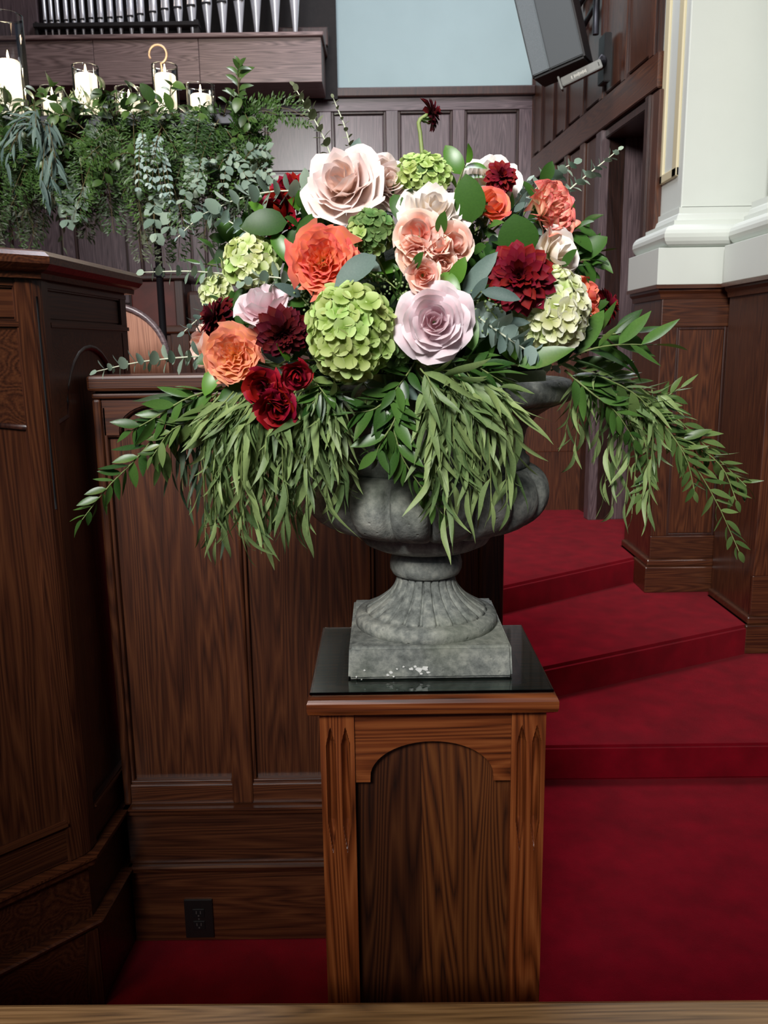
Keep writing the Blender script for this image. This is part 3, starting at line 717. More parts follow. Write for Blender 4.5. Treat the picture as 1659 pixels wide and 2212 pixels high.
for nm, d2, n2, Lf in (('a', -dirA, nA, .60), ('b', Bd, nB, .56)):
    pw_ = .046 if nm == 'a' else .05
    fbox('frieze_panel', C, d2, n2, pw_, Lf - .05, -.02, -.006, zr1, zcap0 - .02, 'oak_x')
    fbox('frieze_rail', C, d2, n2, pw_ - .005, Lf, -.02, .006, zr2, zr1, 'oak_x', .006)
    fbox('head_rail', C, d2, n2, pw_ - .005, Lf, -.02, .002, zcap0 - .02, zcap0, 'oak_x')
    fbox('panel', C, d2, n2, pw_, Lf - .05, -.02, -.008, zsill, zr2, 'oak_z', 0)
    fbox('stile', C, d2, n2, Lf - .05, Lf, -.02, .0, z2, zcap0, 'oak_z')
    fbox('sill_bead', C, d2, n2, pw_ - .005, Lf, -.02, .012, zsill - .016, zsill, 'oak_x', .005)
    fbox('bottom_rail', C, d2, n2, .0, Lf, -.02, .0, z2, zsill - .016, 'oak_x')
    # arched head of the tall panel
    s0, s1 = pw_, Lf - .05; sm = (s0 + s1) / 2; rr = (s1 - s0) * .36
    if nm == 'a': zs = pPlane(72, 922, Vector((C.x, C.y, 0)), Vector((nA.x, nA.y, 0))).z
    else: pass
    P3 = lambda s, z, dd: Vector((C.x + d2.x * s + n2.x * dd, C.y + d2.y * s + n2.y * dd, z))
    ar = [(s0, zs)] + [(sm - rr * math.cos(PI * i / 14), zs + .012 + rr * 1.0 * math.sin(PI * i / 14)) for i in range(15)] + [(s1, zs)]
    poly = ar + [(s1, zr2), (s0, zr2)]
    bm = bmesh.new()
    va = [bm.verts.new(P3(s, z, -.012) - base_of(pu)) for s, z in poly]; vb = [bm.verts.new(P3(s, z, -.001) - base_of(pu)) for s, z in poly]
    bm.faces.new(va); bm.faces.new(vb[::-1])
    for i in range(len(poly)): j = (i + 1) % len(poly); bm.faces.new((va[i], vb[i], vb[j], va[j]))
    link('arched_head', from_bm('arched_head', bm, 'oak_x'), pu)
    link('arch_chamfer', tube_mesh('arch_chamfer', [P3(s, z, -.006) for s, z in ar], .008, .008, 'dark_oak', 6), pu, -base_of(pu))
# corner post with a black rod put in for its shaded flute
post = [tuple(C - dirA * .05 - nA * .02), tuple(C - dirA * .05 + nA * .006), tuple(C - dirA * .012 + nA * .006), tuple(C + Bd * .012 + nB * .006), tuple(C + Bd * .05 + nB * .006), tuple(C + Bd * .05 - nB * .02)]
prism('corner_post', post, z2, zcap0, 'oak_z', pu, bev=.003)
mid = (C - dirA * .012 + nA * .006 + C + Bd * .012 + nB * .006) / 2 - (nA + nB).normalized() * .0028
fz0, fz1 = pY(110, 1100, C.y).z, pY(105, 640, C.y).z
link('flute', tube_mesh('flute', [(mid.x, mid.y, fz0), (mid.x, mid.y, fz0 + .03), (mid.x, mid.y, fz1 - .03), (mid.x, mid.y, fz1)], .0042, .0042, 'pipe_mouth', 8), pu, -base_of(pu))
# cap and base mouldings carried round the corner
h = top0 - zcap0 + .0
pr = [(-.04, zcap0), (.018, zcap0), (.020, zcap0 + .012), (.034, zcap0 + .018), (.046, zcap0 + .030), (.046, zcap0 + .046), (.034, zcap0 + .056), (.026, zcap0 + .060), (.022, top0), (-.04, top0)]
sweep('cap_moulding', pr, plan, 'oak_x', pu)
prism('cap_top', [tuple(Vector(plan[0]) - nA * .02), tuple(cc), tuple(Vector(plan[2]) - nB * .02), core[3], core[4]], zcap0, top0, 'oak_x', pu)
pr = [(-.03, z2 - .034), (.012, z2 - .034), (.020, z2 - .026), (.022, z2 - .014), (.030, z2 - .006), (.030, z2), (-.03, z2)]
sweep('rail_moulding', pr, plan, 'oak_x', pu)
pr = [(-.03, z3), (-.002, z3), (-.002, z2 - .034), (-.03, z2 - .034)]
sweep('base_panel', pr, plan, 'oak_x', pu)
pr = [(-.03, z3 - .022), (.016, z3 - .022), (.026, z3 - .012), (.030, z3 - .004), (.024, z3), (-.03, z3)]
sweep('base_moulding', pr, plan, 'oak_x', pu)
pr = [(-.03, 0), (.010, 0), (.010, z3 - .022), (-.03, z3 - .022)]
sweep('base_board', pr, plan, 'oak_x', pu)
fbox('base_stile', C, -dirA, nA, -.006, .035, .008, .018, 0, z3 - .022, 'oak_z')

# ------------------------------------------------------------------ pew in front of us
Yp = 1.02
e0_, e1_ = pY(0, 2187, Yp), pY(1659, 2157, Yp)
zp = pY(830, 2150, Yp + .074).z
pe = thing('pew_front', 'golden oak top rail of the pew front along the lower edge', 'pew', (0, Yp, 0))
pr = [(0, zp - .055), (.028, zp - .055), (.040, zp - .045), (.042, zp - .020), (.036, zp - .006), (.026, zp), (-.018, zp), (-.030, zp - .008), (-.034, zp - .03), (-.028, zp - .055)]
pr = [(-o, z) for o, z in pr][::-1]
sweep('top_rail', pr, [(-1.3, Yp + .03 + .012), (1.3, Yp + .03 - .012)], 'pew_oak', pe)
box('panel', -1.3, 1.3, Yp + .02, Yp + .045, .06, zp - .05, 'oak_x', pe, 0)
box('bottom_rail', -1.3, 1.3, Yp + .0, Yp + .06, .0, .09, 'oak_x', pe, .006)

# ------------------------------------------------------------------ pedestal
YF = 1.40
zt = pY(935, 1506, YF).z
lx, rx_ = pY(662, 1530, YF).x, pY(1208, 1528, YF).x
zl = pY(935, 1547, YF).z
YBk = YF + .385
pxc = (lx + rx_) / 2
pd = thing('plant_pedestal', 'square oak pedestal with fluted corner posts and arched front panel', 'pedestal', (pxc, (YF + YBk) / 2, 0))
pr = [(-.10, zl + .004), (.004, zl), (.010, zl + .004), (.012, zl + .011), (.012, zt - .012), (.009, zt - .005), (.003, zt - .001), (-.10, zt)]
ring = [(lx + .012, YF + .012), (rx_ - .012, YF + .012), (rx_ - .012, YBk - .012), (lx + .012, YBk - .012)]
sweep('top_edge', pr, ring, 'pedestal_oak_x', pd, closed=True)
box('top', lx + .05, rx_ - .05, YF + .05, YBk - .05, zl + .006, zt - .0005, 'pedestal_panel', pd, 0)
yf = YF + .026
ba, bb = pY(690, 1555, yf).x, pY(1180, 1553, yf).x
pwx = pY(764, 1600, yf).x - pY(690, 1600, yf).x
yb_ = YBk - .026
def fluted_post(x0, x1, y0, y1):
    """square post with two stopped flutes cut in its front"""
    zs0, zs1 = pY(730, 1780, yf).z, pY(730, 1572, yf).z
    w_ = x1 - x0
    bm = bmesh.new()
    nx = 56; zsN = [0.0, zs0 - .10, zs0 - .03] + [zs0 + (zs1 - zs0) * i / 10 for i in range(11)] + [zs1 + .012, zl]
    def dep(x, z):
        d_ = 0
        for c_ in (.30, .74):
            hw = .13
            t = abs(x - c_) / hw
            if z < zs0 - .06 or z > zs1: k_ = 0
            elif z < zs0: k_ = (z - (zs0 - .06)) / .06
            elif z > zs1 - .035: k_ = (zs1 - z) / .035
            else: k_ = 1
            ww = k_
            if t < max(1e-6, ww): d_ = max(d_, .020 * ww ** .6 * (1 - (t / ww) ** 2) ** .5)
        return d_
    zz = sorted(set([0.0, .3, .6, zs0 - .06] + [zs0 - .06 + .06 * i / 14 for i in range(15)] + [zs0 + (zs1 - .035 - zs0) * i / 4 for i in range(5)] + [zs1 - .035 + .035 * i / 12 for i in range(13)] + [zl]))
    G = [[bm.verts.new((x0 + w_ * i / nx, y0 + dep(i / nx, z), z)) for i in range(nx + 1)] for z in zz]
    for a in range(len(zz) - 1):
        for i in range(nx): bm.faces.new((G[a][i], G[a][i + 1], G[a + 1][i + 1], G[a + 1][i]))
    bk = [[bm.verts.new((x0, y1, z)), bm.verts.new((x1, y1, z))] for z in zz]
    for a in range(len(zz) - 1):
        bm.faces.new((G[a][0], G[a + 1][0], bk[a + 1][0], bk[a][0]))
        bm.faces.new((G[a][nx], bk[a][1], bk[a + 1][1], G[a + 1][nx]))
        bm.faces.new((bk[a][0], bk[a + 1][0], bk[a + 1][1], bk[a][1]))
    b_ = base_of(pd)
    for v in bm.verts: v.co -= b_
    link('post', from_bm('post', bm, 'pedestal_oak_z'), pd)
fluted_post(ba, ba + pwx, yf, yf + .06)
fluted_post(bb - pwx, bb, yf, yf + .06)
box('post', ba, ba + pwx, yb_ - .06, yb_, 0, zl, 'pedestal_oak_z', pd, .003)
box('post', bb - pwx, bb, yb_ - .06, yb_, 0, zl, 'pedestal_oak_z', pd, .003)
# arched apron
xa, xb = ba + pwx, bb - pwx; ya = yf + .006
zs = pY(780, 1690, ya).z; zar = pY(937, 1601, ya).z
x1_, x2_ = pY(800, 1688, ya).x, pY(1066, 1690, ya).x
poly = [(xa, zl), (xb, zl), (xb, zs), (x2_, zs)] + [((x1_ + x2_) / 2 + (x2_ - x1_) / 2 * math.cos(PI * i / 24) ** 1 if True else 0, zs + .010 + (zar - zs - .010) * math.sin(PI * i / 24)) for i in range(1, 24)] + [(x1_, zs), (xa, zs)]
prism('arched_apron', poly, ya, ya + .02, 'pedestal_oak_x', pd, 'y')
xm = pY(912, 1800, ya).x
box('panel', xa - .002, xm, ya + .022, ya + .03, 0.02, zl, 'pedestal_panel', pd, 0)
wood('pedestal_panel_flame', 'z', srgb(44, 19, 7), srgb(94, 48, 19), srgb(118, 67, 30), rough=.45, scale=1.25, cathedral=.9)
box('panel', xm, xb + .002, ya + .022, ya + .03, 0.02, zl, 'pedestal_panel_flame', pd, 0)
for x_ in (ba + .008, bb - .016): box('side_panel', x_, x_ + .008, yf + .06, yb_ - .06, .02, zl, 'pedestal_panel', pd, 0)
box('back_panel', xa, xb, yb_ - .03, yb_ - .02, .02, zl, 'pedestal_panel', pd, 0)
box('bottom_rail', xa, xb, ya, ya + .02, 0, .09, 'pedestal_oak_x', pd, .003)
# sheet of glass on top
gx0, gx1 = pY(668, 1503, YF + .012).x, pY(1197, 1500, YF + .012).x
zg = zt + .006
gl = box('glass_sheet', gx0, gx1, YF + .012, YBk - .014, zt + .0005, zg, 'sheet_glass', None, .0015)
tag(gl, 'thin sheet of dark reflecting glass on top of the pedestal', 'glass')

# ------------------------------------------------------------------ urn
YU = YF + .07 + .155
ub = pY(926, 1440, YU)
UX = ub.x
pl0 = pY(752, 1475, YF + .07); pl1 = pY(1108, 1470, YF + .07)
hwid = (pl1.x - pl0.x) / 2; UX = (pl1.x + pl0.x) / 2; YU = YF + .07 + hwid
urn = thing('stone_urn', 'weathered grey cast-stone urn with lobed bowl on the glass-topped pedestal', 'urn', (UX, YU, zg))
zpl = pY(926, 1398, YF + .07).z
def zu(v): return pY(926, v, YU).z - zg
def ru(px_, v): return px_ * mpp(Vector((UX, YU, zu(v) + zg)))
bm = bmesh.new(); bmesh.ops.create_cube(bm, size=1)
bmesh.ops.scale(bm, vec=(2 * hwid, 2 * hwid, zpl - zg), verts=bm.verts)
bmesh.ops.bevel(bm, geom=bm.edges[:], offset=.005, segments=3, affect='EDGES')
for v in bm.verts:
    f_ = .99 - .02 * v.co.z / (zpl - zg); v.co.x *= f_; v.co.y *= f_
link('plinth', from_bm('plinth', bm, 'stone', False), urn, (0, 0, (zpl - zg) / 2))
# flaking white chips on the front of the plinth
rc = random.Random(3)
for (u, v, s) in [(905, 1447, 11), (918, 1444, 9), (888, 1445, 6), (897, 1440, 4), (925, 1452, 5), (845, 1452, 5), (838, 1458, 4), (858, 1445, 3), (780, 1470, 4), (787, 1448, 3), (872, 1440, 3), (910, 1455, 4), (770, 1462, 3), (850, 1461, 3)]:
    p = pY(u, v, YF + .07)
    n = 9; pts = []
    for i in range(n):
        a = 2 * PI * i / n; rr = s * mpp(p) * rc.uniform(.45, 1.0); pts.append((p.x + rr * math.cos(a), p.z + rr * .7 * math.sin(a)))
    prism('stone_chip', pts, YF + .07 - .0012, YF + .07 + .003, 'stone_chip', urn, 'y')
zd = zpl - zg
foot = [(ru(150, 1365), zd - .004), (ru(152, 1362), zd + .010), (ru(150, 1355), zd + .020), (ru(138, 1350), zd + .026), (ru(128, 1340), zd + .027)]
link('foot_ring', lathe_mesh('foot_ring', foot, 'stone', 64), urn)
z_f0, z_f1 = zd + .026, zu(1236)
NF = 22
prof = []
for i in range(15):
    t = i / 14
    r_ = ru(134, 1345) + (ru(62, 1236) - ru(134, 1345)) * (1 - (1 - t) ** 2.3)
    prof.append((r_, z_f0 + (z_f1 - z_f0) * t ** .92))
def flute(r, z, a, i):
    t = (z - z_f0) / (z_f1 - z_f0)
    g = abs(math.sin(a * NF / 2)); 
    return r * (1 - .125 * (1 - min(1, g * 2.0)) ** 1.2 * (1 if t < .98 else 0)) * (1 + .012 * g) * (1.0 if t > .07 else .97 + .03 * t / .07)
link('fluted_stem', lathe_mesh('fluted_stem', prof, 'stone', NF * 12, flute), urn)
col = [(ru(62, 1236), zu(1238)), (ru(72, 1232), zu(1234)), (ru(77, 1222), zu(1224)), (ru(78, 1210), zu(1212)), (ru(75, 1198), zu(1200)), (ru(68, 1190), zu(1192)), (ru(62, 1186), zu(1186))]
link('collar', lathe_mesh('collar', col, 'stone', 64), urn)
sau = [(ru(62, 1186), zu(1188)), (ru(72, 1186), zu(1182)), (ru(110, 1180), zu(1176)), (ru(132, 1168), zu(1166)), (ru(143, 1150), zu(1150)), (ru(145, 1140), zu(1140)), (ru(140, 1130), zu(1130)), (ru(110, 1120), zu(1126))]
link('bowl_ring', lathe_mesh('bowl_ring', sau, 'stone', 64), urn)
NG = 18
bowl = []
for i in range(19):
    t = i / 18; a = -PI / 2 * .96 + t * PI * .90
    rr = ru(205, 1060) + ru(56, 1060) * math.cos(a) * (1 if a > 0 else 1)
    if a < 0: rr = ru(128, 1110) + (ru(261, 1060) - ru(128, 1110)) * math.cos(a) ** .8
    bowl.append((rr, zu(1056) + (zu(1000) - zu(1056)) * math.sin(a) if a > 0 else zu(1056) + (zu(1056) - zu(1136)) * math.sin(a)))
zlo, zhi = bowl[0][1], bowl[-1][1]
def gad(r, z, a, i):
    t = max(0, min(1, (z - zlo) / (zhi - zlo))); g = abs(math.cos(a * NG / 2))
    return r * (1.012 - .17 * (1 - (1 - (1 - g) ** 2.4) ** .5) * math.sin(PI * min(1, .12 + t * .9)) ** .5)
link('lobed_bowl', lathe_mesh('lobed_bowl', bowl, 'stone', NG * 14, gad), urn)
neck = [(ru(212, 1000), zu(1006)), (ru(222, 996), zu(998)), (ru(222, 985), zu(986)), (ru(214, 976), zu(978)), (ru(210, 950), zu(950)), (ru(216, 925), zu(925)), (ru(236, 898), zu(898)), (ru(268, 878), zu(878)), (ru(296, 868), zu(868))]
rim = [(ru(290, 868), zu(870)), (ru(306, 868), zu(864)), (ru(313, 855), zu(855)), (ru(314, 835), zu(835)), (ru(308, 822), zu(822)), (ru(296, 818), zu(818)), (ru(270, 822), zu(824)), (ru(262, 840), zu(850)), (ru(200, 880), zu(900)), (ru(20, 900), zu(905))]
link('neck', lathe_mesh('neck', neck, 'stone', 72), urn)
link('rim', lathe_mesh('rim', rim, 'stone', 72), urn)
ZR = zu(822) + zg
foam = thing('floral_foam', 'dark green block of floral foam packed in the urn under the blooms', 'foam', (UX, YU, ZR - .06))
fp = [(.20, -.02), (.225, .05), (.22, .13), (.185, .22), (.12, .285), (.05, .31), (.01, .315)]
link('foam_dome', lathe_mesh('foam_dome', fp, 'floral_foam', 32), foam)
link('foam_tape', lathe_mesh('foam_tape', [(.226, .045), (.2285, .05), (.2285, .075), (.226, .08)], 'stem_green', 32, cap=False), foam)

# ------------------------------------------------------------------ flowers and leaves: shared meshes
def petal_mesh(name, P, W, mat, curl=.5, point=.0, ruffle=0., spiral=0., cupu=0., nu=8, nv=7, seed=0):
    """petal around +Z at azimuth 0. P: three (r, z) control points from base to lip; W: half angle it covers"""
    rg = random.Random(seed); vs, fs, tip = [], [], []
    ph = rg.uniform(0, 6)
    for j in range(nv + 1):
        for i in range(nu + 1):
            u = -1 + 2 * i / nu; v = j / nv
            vm = 1 - .26 * abs(u) ** 2.4 + point * max(0, 1 - abs(u) / .45) ** 1.5
            t = v * vm
            a, b, c = P
            tt = min(t, 1.15)
            r = (1 - tt) ** 2 * a[0] + 2 * tt * (1 - tt) * b[0] + tt * tt * c[0]
            z = (1 - tt) ** 2 * a[1] + 2 * tt * (1 - tt) * b[1] + tt * tt * c[1]
            lip = max(0, (v - .62) / .38) ** 2
            r += curl * .10 * lip * (1 + .5 * abs(u)); z -= curl * .11 * lip * (.7 + .6 * abs(u))
            r *= 1 + spiral * u
            r += cupu * abs(u) ** 2.5 * v
            z += ruffle * math.sin(ph + u * 4.2) * v ** 3; r += ruffle * .9 * math.sin(ph * 1.7 + u * 5.4) * v ** 3
            an = u * W * (.32 + .68 * math.sqrt(v))
            vs.append((r * math.cos(an), r * math.sin(an), z)); tip.append(min(1, v * (1 if abs(u) < .8 else 1.04)))
    for j in range(nv):
        for i in range(nu):
            k_ = j * (nu + 1) + i; fs.append((k_, k_ + 1, k_ + nu + 2, k_ + nu + 1))
    return mesh(name, vs, fs, mat, True, tip)
def leaf_mesh(name, wd, mat, shape='lance', bend=.3, fold=.25, n=6, tip_attr=False, cup=0., twist=0., wave=0.):
    """leaf along +Y, unit length, face up +Z, drooping by bend radians"""
    vs, fs, tp = [], [], []
    y = z = 0.0
    for i in range(n + 1):
        t = i / n
        if shape == 'lance': h = math.sin(PI * t ** .8) ** .85
        elif shape == 'oval': h = math.sin(PI * t ** .9) ** .6
        elif shape == 'round': h = math.sqrt(max(0, 1 - (2 * t - 1) ** 2))
        elif shape == 'spoon': h = (math.sin(PI * min(1, t * .5 + .02)) ** .8) * (1 if t < .72 else math.sqrt(max(0, 1 - ((t - .72) / .28) ** 2)))
        else: h = math.sin(PI * t ** .6) ** .7
        h = max(h, .03) * wd / 2
        a = -bend * t * 1.0
        if i: y += math.cos(a) / n; z += math.sin(a) / n
        tw = twist * t; sw = wave * math.sin(t * 5.0)
        nx, nz = math.cos(tw), math.sin(tw)
        lift = fold * h
        vs += [(-h * nx + sw, y, z + lift - h * nz), (sw, y, z - cup * h), (h * nx + sw, y, z + lift + h * nz)]; tp += [t, t, t]
    for i in range(n):
        k_ = 3 * i; fs += [(k_, k_ + 1, k_ + 4, k_ + 3), (k_ + 1, k_ + 2, k_ + 5, k_ + 4)]
    return mesh(name, vs, fs, mat, True, tp)

def place(name, me, parent, loc, quat, s):
    o = bpy.data.objects.new(name, me); COL.objects.link(o); o.parent = parent; o.location = loc
    o.rotation_mode = 'QUATERNION'; o.rotation_quaternion = quat; o.scale = s if hasattr(s, '__len__') else (s, s, s)
    return o
from mathutils import Quaternion
QZ = lambda a: Quaternion((0, 0, 1), a)
QX = lambda a: Quaternion((1, 0, 0), a)
QY = lambda a: Quaternion((0, 1, 0), a)

_CACHE = {}
def rose_set(mat, kind):
    if (mat, kind) in _CACHE: return _CACHE[mat, kind]
    out = []
    if kind == 'open':
        cnt = [2, 3, 3, 4, 4, 5, 5, 5, 6]
        for k_ in range(9):
            s = k_ / 8
            rt = .07 + .93 * s ** 1.12; ztp = .46 - .52 * s ** 1.7
            if s < .3: P = [(.05, -.3), (rt * 1.55 + .05, .12), (rt, ztp)]
            else: P = [(.06, -.34), (rt * (.92 - .10 * s), -.20 - .22 * s), (rt * .98, ztp + .10 * (1 - s))]
            W_ = 1.25 - .62 * s
            ms = [petal_mesh('petal', P, W_, mat, curl=.15 + 1.25 * s, point=.0 + .30 * s ** 1.5, ruffle=.012 + .02 * s, spiral=.16 * (1 - s), cupu=.02 - .05 * s, seed=k_ * 7 + q) for q in range(2)]
            out.append((cnt[k_], ms))
    elif kind == 'bud':
        cnt = [1, 2, 2, 3, 3, 5]
        for k_ in range(6):
            s = k_ / 5
            rt = .08 + .62 * s ** 1.05; ztp = .60 - .38 * s ** 1.5
            P = [(.06, -.5), (rt * 1.25 + .12, -.12), (rt, ztp)]
            if s > .75: P = [(.06, -.5), (rt * 1.3 + .12, -.2), (rt * 1.2, ztp)]
            ms = [petal_mesh('petal', P, 1.3 - .5 * s, mat, curl=.15 + 1.3 * s, point=.08 * s, ruffle=.008 + .010 * s, spiral=.14 * (1 - s * .6), seed=k_ * 5 + q, nu=6, nv=6) for q in range(2)]
            out.append((cnt[k_], ms))
    elif kind == 'ruffled':
        cnt = [4, 7, 9, 11, 13, 14, 14]
        for k_ in range(7):
            s = k_ / 6
            rt = .10 + .84 * s; ztp = .34 - .16 * s ** 2.2
            P = [(.05, -.35), (rt * .95 + .03, -.12 - .24 * s), (rt, ztp)]
            ms = [petal_mesh('petal', P, .66 - .22 * s, mat, curl=.3 + .8 * s, point=.0, ruffle=.04, spiral=.10 * (-1) ** q, cupu=.07, seed=k_ * 11 + q, nu=12) for q in range(4)]
            out.append((cnt[k_], ms))
    _CACHE[mat, kind] = out
    return out
SEPAL = leaf_mesh('sepal', .28, 'sepal_green', 'lance', bend=-.5, fold=.2, n=4)
CALYX = lathe_mesh('calyx', [(.05, -.2), (.12, -.14), (.14, -.04), (.10, .05)], 'sepal_green', 10)
FOAM_C = Vector((UX, YU, ZR + .05))
def stem_to_foam(parent, p, n, r, rot, thick=.0032, L=None):
    """stem from the back of a bloom at p into the foam, mesh in the bloom's own frame"""
    a = p - n * (r * .5); tgt = FOAM_C.lerp(p, .35) - Vector((0, 0, .05))
    path = spline([a, a.lerp(tgt, .5) - Vector((0, 0, .006)), tgt], 5)
    inv = rot.inverted()
    me = tube_mesh('stem', [inv @ (q - p) for q in path], thick, thick, 'stem_green', 6)
    return link('stem', me, parent)
DEPTH = lambda u, v: 1.55 - .26 * math.sqrt(max(0, 1 - ((u - 890) / 480) ** 2 - ((v - 800) / 540) ** 2))
def facing(u, v, face, Y):
    """bloom axis: face = (right, up, toward us) in the picture's sense, turned into world space"""
    p = pY(u, v, Y); back = (EYE - p).normalized()
    return (RIGHT * face[0] + UP * face[1] + back * face[2]).normalized()
def bloom_frame(n, spin=0.0):
    q = Vector((0, 0, 1)).rotation_difference(n); return q @ QZ(spin)
rf = random.Random(21)
def fill_rose(parent, mat, kind, r, loc=(0, 0, 0), rot=Quaternion(), squash=1.0, rg=rf, jit=.12):
    base = 0
    for (cnt, ms) in rose_set(mat, kind):
        base += rg.uniform(.5, 1.4)
        for i in range(cnt):
            a = base + 2 * PI * i / cnt + rg.uniform(-jit, jit)
            sc_ = r * rg.uniform(1 - min(jit, .24) * .6, 1 + min(jit, .2) * .4)
            q = rot @ QZ(a) @ QY(rg.uniform(-jit, jit) * .5)
            place('petal', ms[rg.randrange(len(ms))], parent, loc, q, (sc_, sc_, sc_ * squash))
def rose(name, label, u, v, px, mat, kind, face, dY=0., group=None, squash=1.0, cat='rose', sepals=True, spin=None, Y=None):
    Y = Y if Y is not None else DEPTH(u, v) + dY
    p = pY(u, v, Y); n = facing(u, v, face, Y); r = px * mpp(p) / 2
    if kind == 'bud': r *= 1.35
    rot = bloom_frame(n, rf.uniform(0, 6) if spin is None else spin)
    t = thing(name, label, cat, p, group, rot)
    fill_rose(t, mat, kind, r, squash=squash, jit=.20 if kind == 'ruffled' else .12)
    c_ = place('calyx', CALYX, t, (0, 0, -r * .38), Quaternion(), r * 1.1)
    if sepals:
        for i in range(5): place('sepal', SEPAL, t, (0, 0, -r * .34), QZ(i * 2 * PI / 5 + .3) @ QX(-.5), r * .8)
    stem_to_foam(t, p, n, r, rot)
    return t

# cream, blush and mauve roses
rose('rose', 'largest blush rose with pointed petals, at the upper side of the dome', 738, 392, 172, 'blush_petal', 'open', (-.25, .50, .85), dY=-.03, spin=.4)
rose('rose', 'blush rose half hidden behind the largest blush rose', 838, 392, 118, 'blush_petal', 'open', (.35, .35, .85), dY=.02)
rose('rose', 'open blush-white rose below the lime hydrangea, above the peach spray roses', 938, 452, 150, 'white_petal', 'open', (.1, .62, .8), dY=-.0)
rose('rose', 'pale mauve rose facing the camera above the urn rim', 938, 694, 158, 'mauve_petal', 'open', (-.02, .12, 1), dY=-.045, spin=1.9)
rose('rose', 'small mauve rose between the lower dahlias and the pale hydrangea', 566, 655, 96, 'mauve_petal', 'bud', (-.30, .75, .65), dY=-.02)
rose('rose', 'white rose behind the dark red dahlia at the top', 1062, 385, 118, 'white_petal', 'open', (.1, .45, .7), dY=.06)
rose('rose', 'small cream rose under the coral bicolour rose', 1208, 545, 84, 'white_petal', 'bud', (.55, .25, .7), dY=.0)
# coral and apricot garden roses
rose('garden_rose', 'ruffled deep coral garden rose at the middle of the arrangement', 697, 560, 142, 'coral_petal', 'ruffled', (-.05, .25, 1), dY=-.04, squash=.9)
rose('garden_rose', 'ruffled apricot garden rose above the red spray roses', 503, 766, 122, 'apricot_petal', 'ruffled', (-.18, .10, 1), dY=-.05, squash=.9)
rose('garden_rose', 'yellow and coral edged garden rose turned toward the white pilaster', 1198, 450, 122, 'bicolor_petal', 'ruffled', (.62, .30, .65), dY=-.02, squash=1.3)
rose('rose', 'coral rose tucked behind the big green leaf below the dark red dahlia', 1062, 440, 66, 'coral_petal', 'bud', (.3, .5, .8), dY=.02)
rose('rose', 'pink rose seen edge on behind the apricot garden rose', 438, 745, 74, 'peach_petal', 'bud', (-.8, .1, .5), dY=.03)
# red roses
rose('rose', 'crimson rose beside the largest blush rose, under eucalyptus leaves', 622, 405, 84, 'red_petal', 'open', (-.3, .6, .7), dY=.02)
rose('rose', 'crimson rose below another crimson rose, above a dark leaf', 596, 460, 78, 'red_petal', 'bud', (-.5, .2, .8), dY=.01)

def dahlia(label, u, v, px, mat, face, dY=0., flat=1.0, Y=None, rings=8, stem=True, sq=1.0):
    Y = Y if Y is not None else DEPTH(u, v) + dY
    p = pY(u, v, Y); n = facing(u, v, face, Y); r = px * mpp(p) / 2; rot = bloom_frame(n, rf.uniform(0, 6))
    t = thing('dahlia', label, 'dahlia', p, 'burgundy dahlias', rot)
    if ('d', mat) not in _CACHE:
        _CACHE['d', mat] = [[leaf_mesh('petal', .36, mat, 'spoon', bend=b_, fold=.42, n=6, cup=.15, twist=tw) for b_, tw in ((.5, .1), (.3, -.15), (-.1, .0))] for _ in (0,)][0]
    ms = _CACHE['d', mat]
    for j in range(rings):
        s = j / (rings - 1); cnt = [6, 9, 11, 12, 13, 13, 14, 14][j]
        el = R(78) - R(82) * s ** .8
        ln = r * (.34 + .66 * s ** .8)
        for i in range(cnt):
            a = 2 * PI * (i + .5 * (j % 2)) / cnt + rf.uniform(-.1, .1)
            q = QZ(a) @ QX(el + rf.uniform(-.12, .12))
            l_ = ln * rf.uniform(.9, 1.08)
            place('petal', ms[2 if s < .4 else rf.randrange(2)], t, (0, 0, r * .16 * (1 - s) * sq), q, (l_ * rf.uniform(.9, 1.15), l_, l_))
    place('calyx', CALYX, t, (0, 0, -r * .06), Quaternion(), r * 1.2)
    if stem: stem_to_foam(t, p, n, r * .5, rot)
    return t, p, n, r, rot
dahlia('large burgundy dahlia in front of the cream hydrangea', 1122, 597, 168, 'burgundy_petal', (-.05, .10, 1), dY=-.05)
dahlia('near-black burgundy dahlia above the red spray rose bud', 612, 718, 130, 'dark_burgundy_petal', (.10, -.35, 1), dY=-.035)
dahlia('burgundy dahlia seen from the side behind the apricot garden rose', 470, 688, 118, 'dark_burgundy_petal', (-.80, .35, .45), dY=.0)
dahlia('small dark red dahlia in front of the white rose at the top', 1082, 382, 84, 'burgundy_petal', (.15, .3, .9), dY=-.0, rings=6)
dahlia('crimson dahlia half hidden behind the coral spray roses', 1308, 660, 92, 'burgundy_petal', (.75, .25, .35), dY=.06, rings=7)
# the one on a tall bare stem above everything
t, p, n, r, rot = dahlia('small burgundy dahlia standing alone on a tall bare stem', 931, 245, 76, 'dark_burgundy_petal', (.85, .30, .15), Y=1.56, stem=False, rings=6)
inv = rot.inverted()
pts = [p - n * r * .2, pY(905, 262, 1.56), pY(908, 290, 1.56), pY(913, 350, 1.55), pY(915, 430, 1.55), pY(915, 520, 1.56)]
link('stem', tube_mesh('stem', [inv @ (q - p) for q in spline(pts, 14)], .0036, .004, 'stem_green', 6), t)
for i in range(6): place('sepal', SEPAL, t, inv @ (pY(907, 258, 1.56) - p), QZ(i) @ QX(.5 + .4 * i), .022)

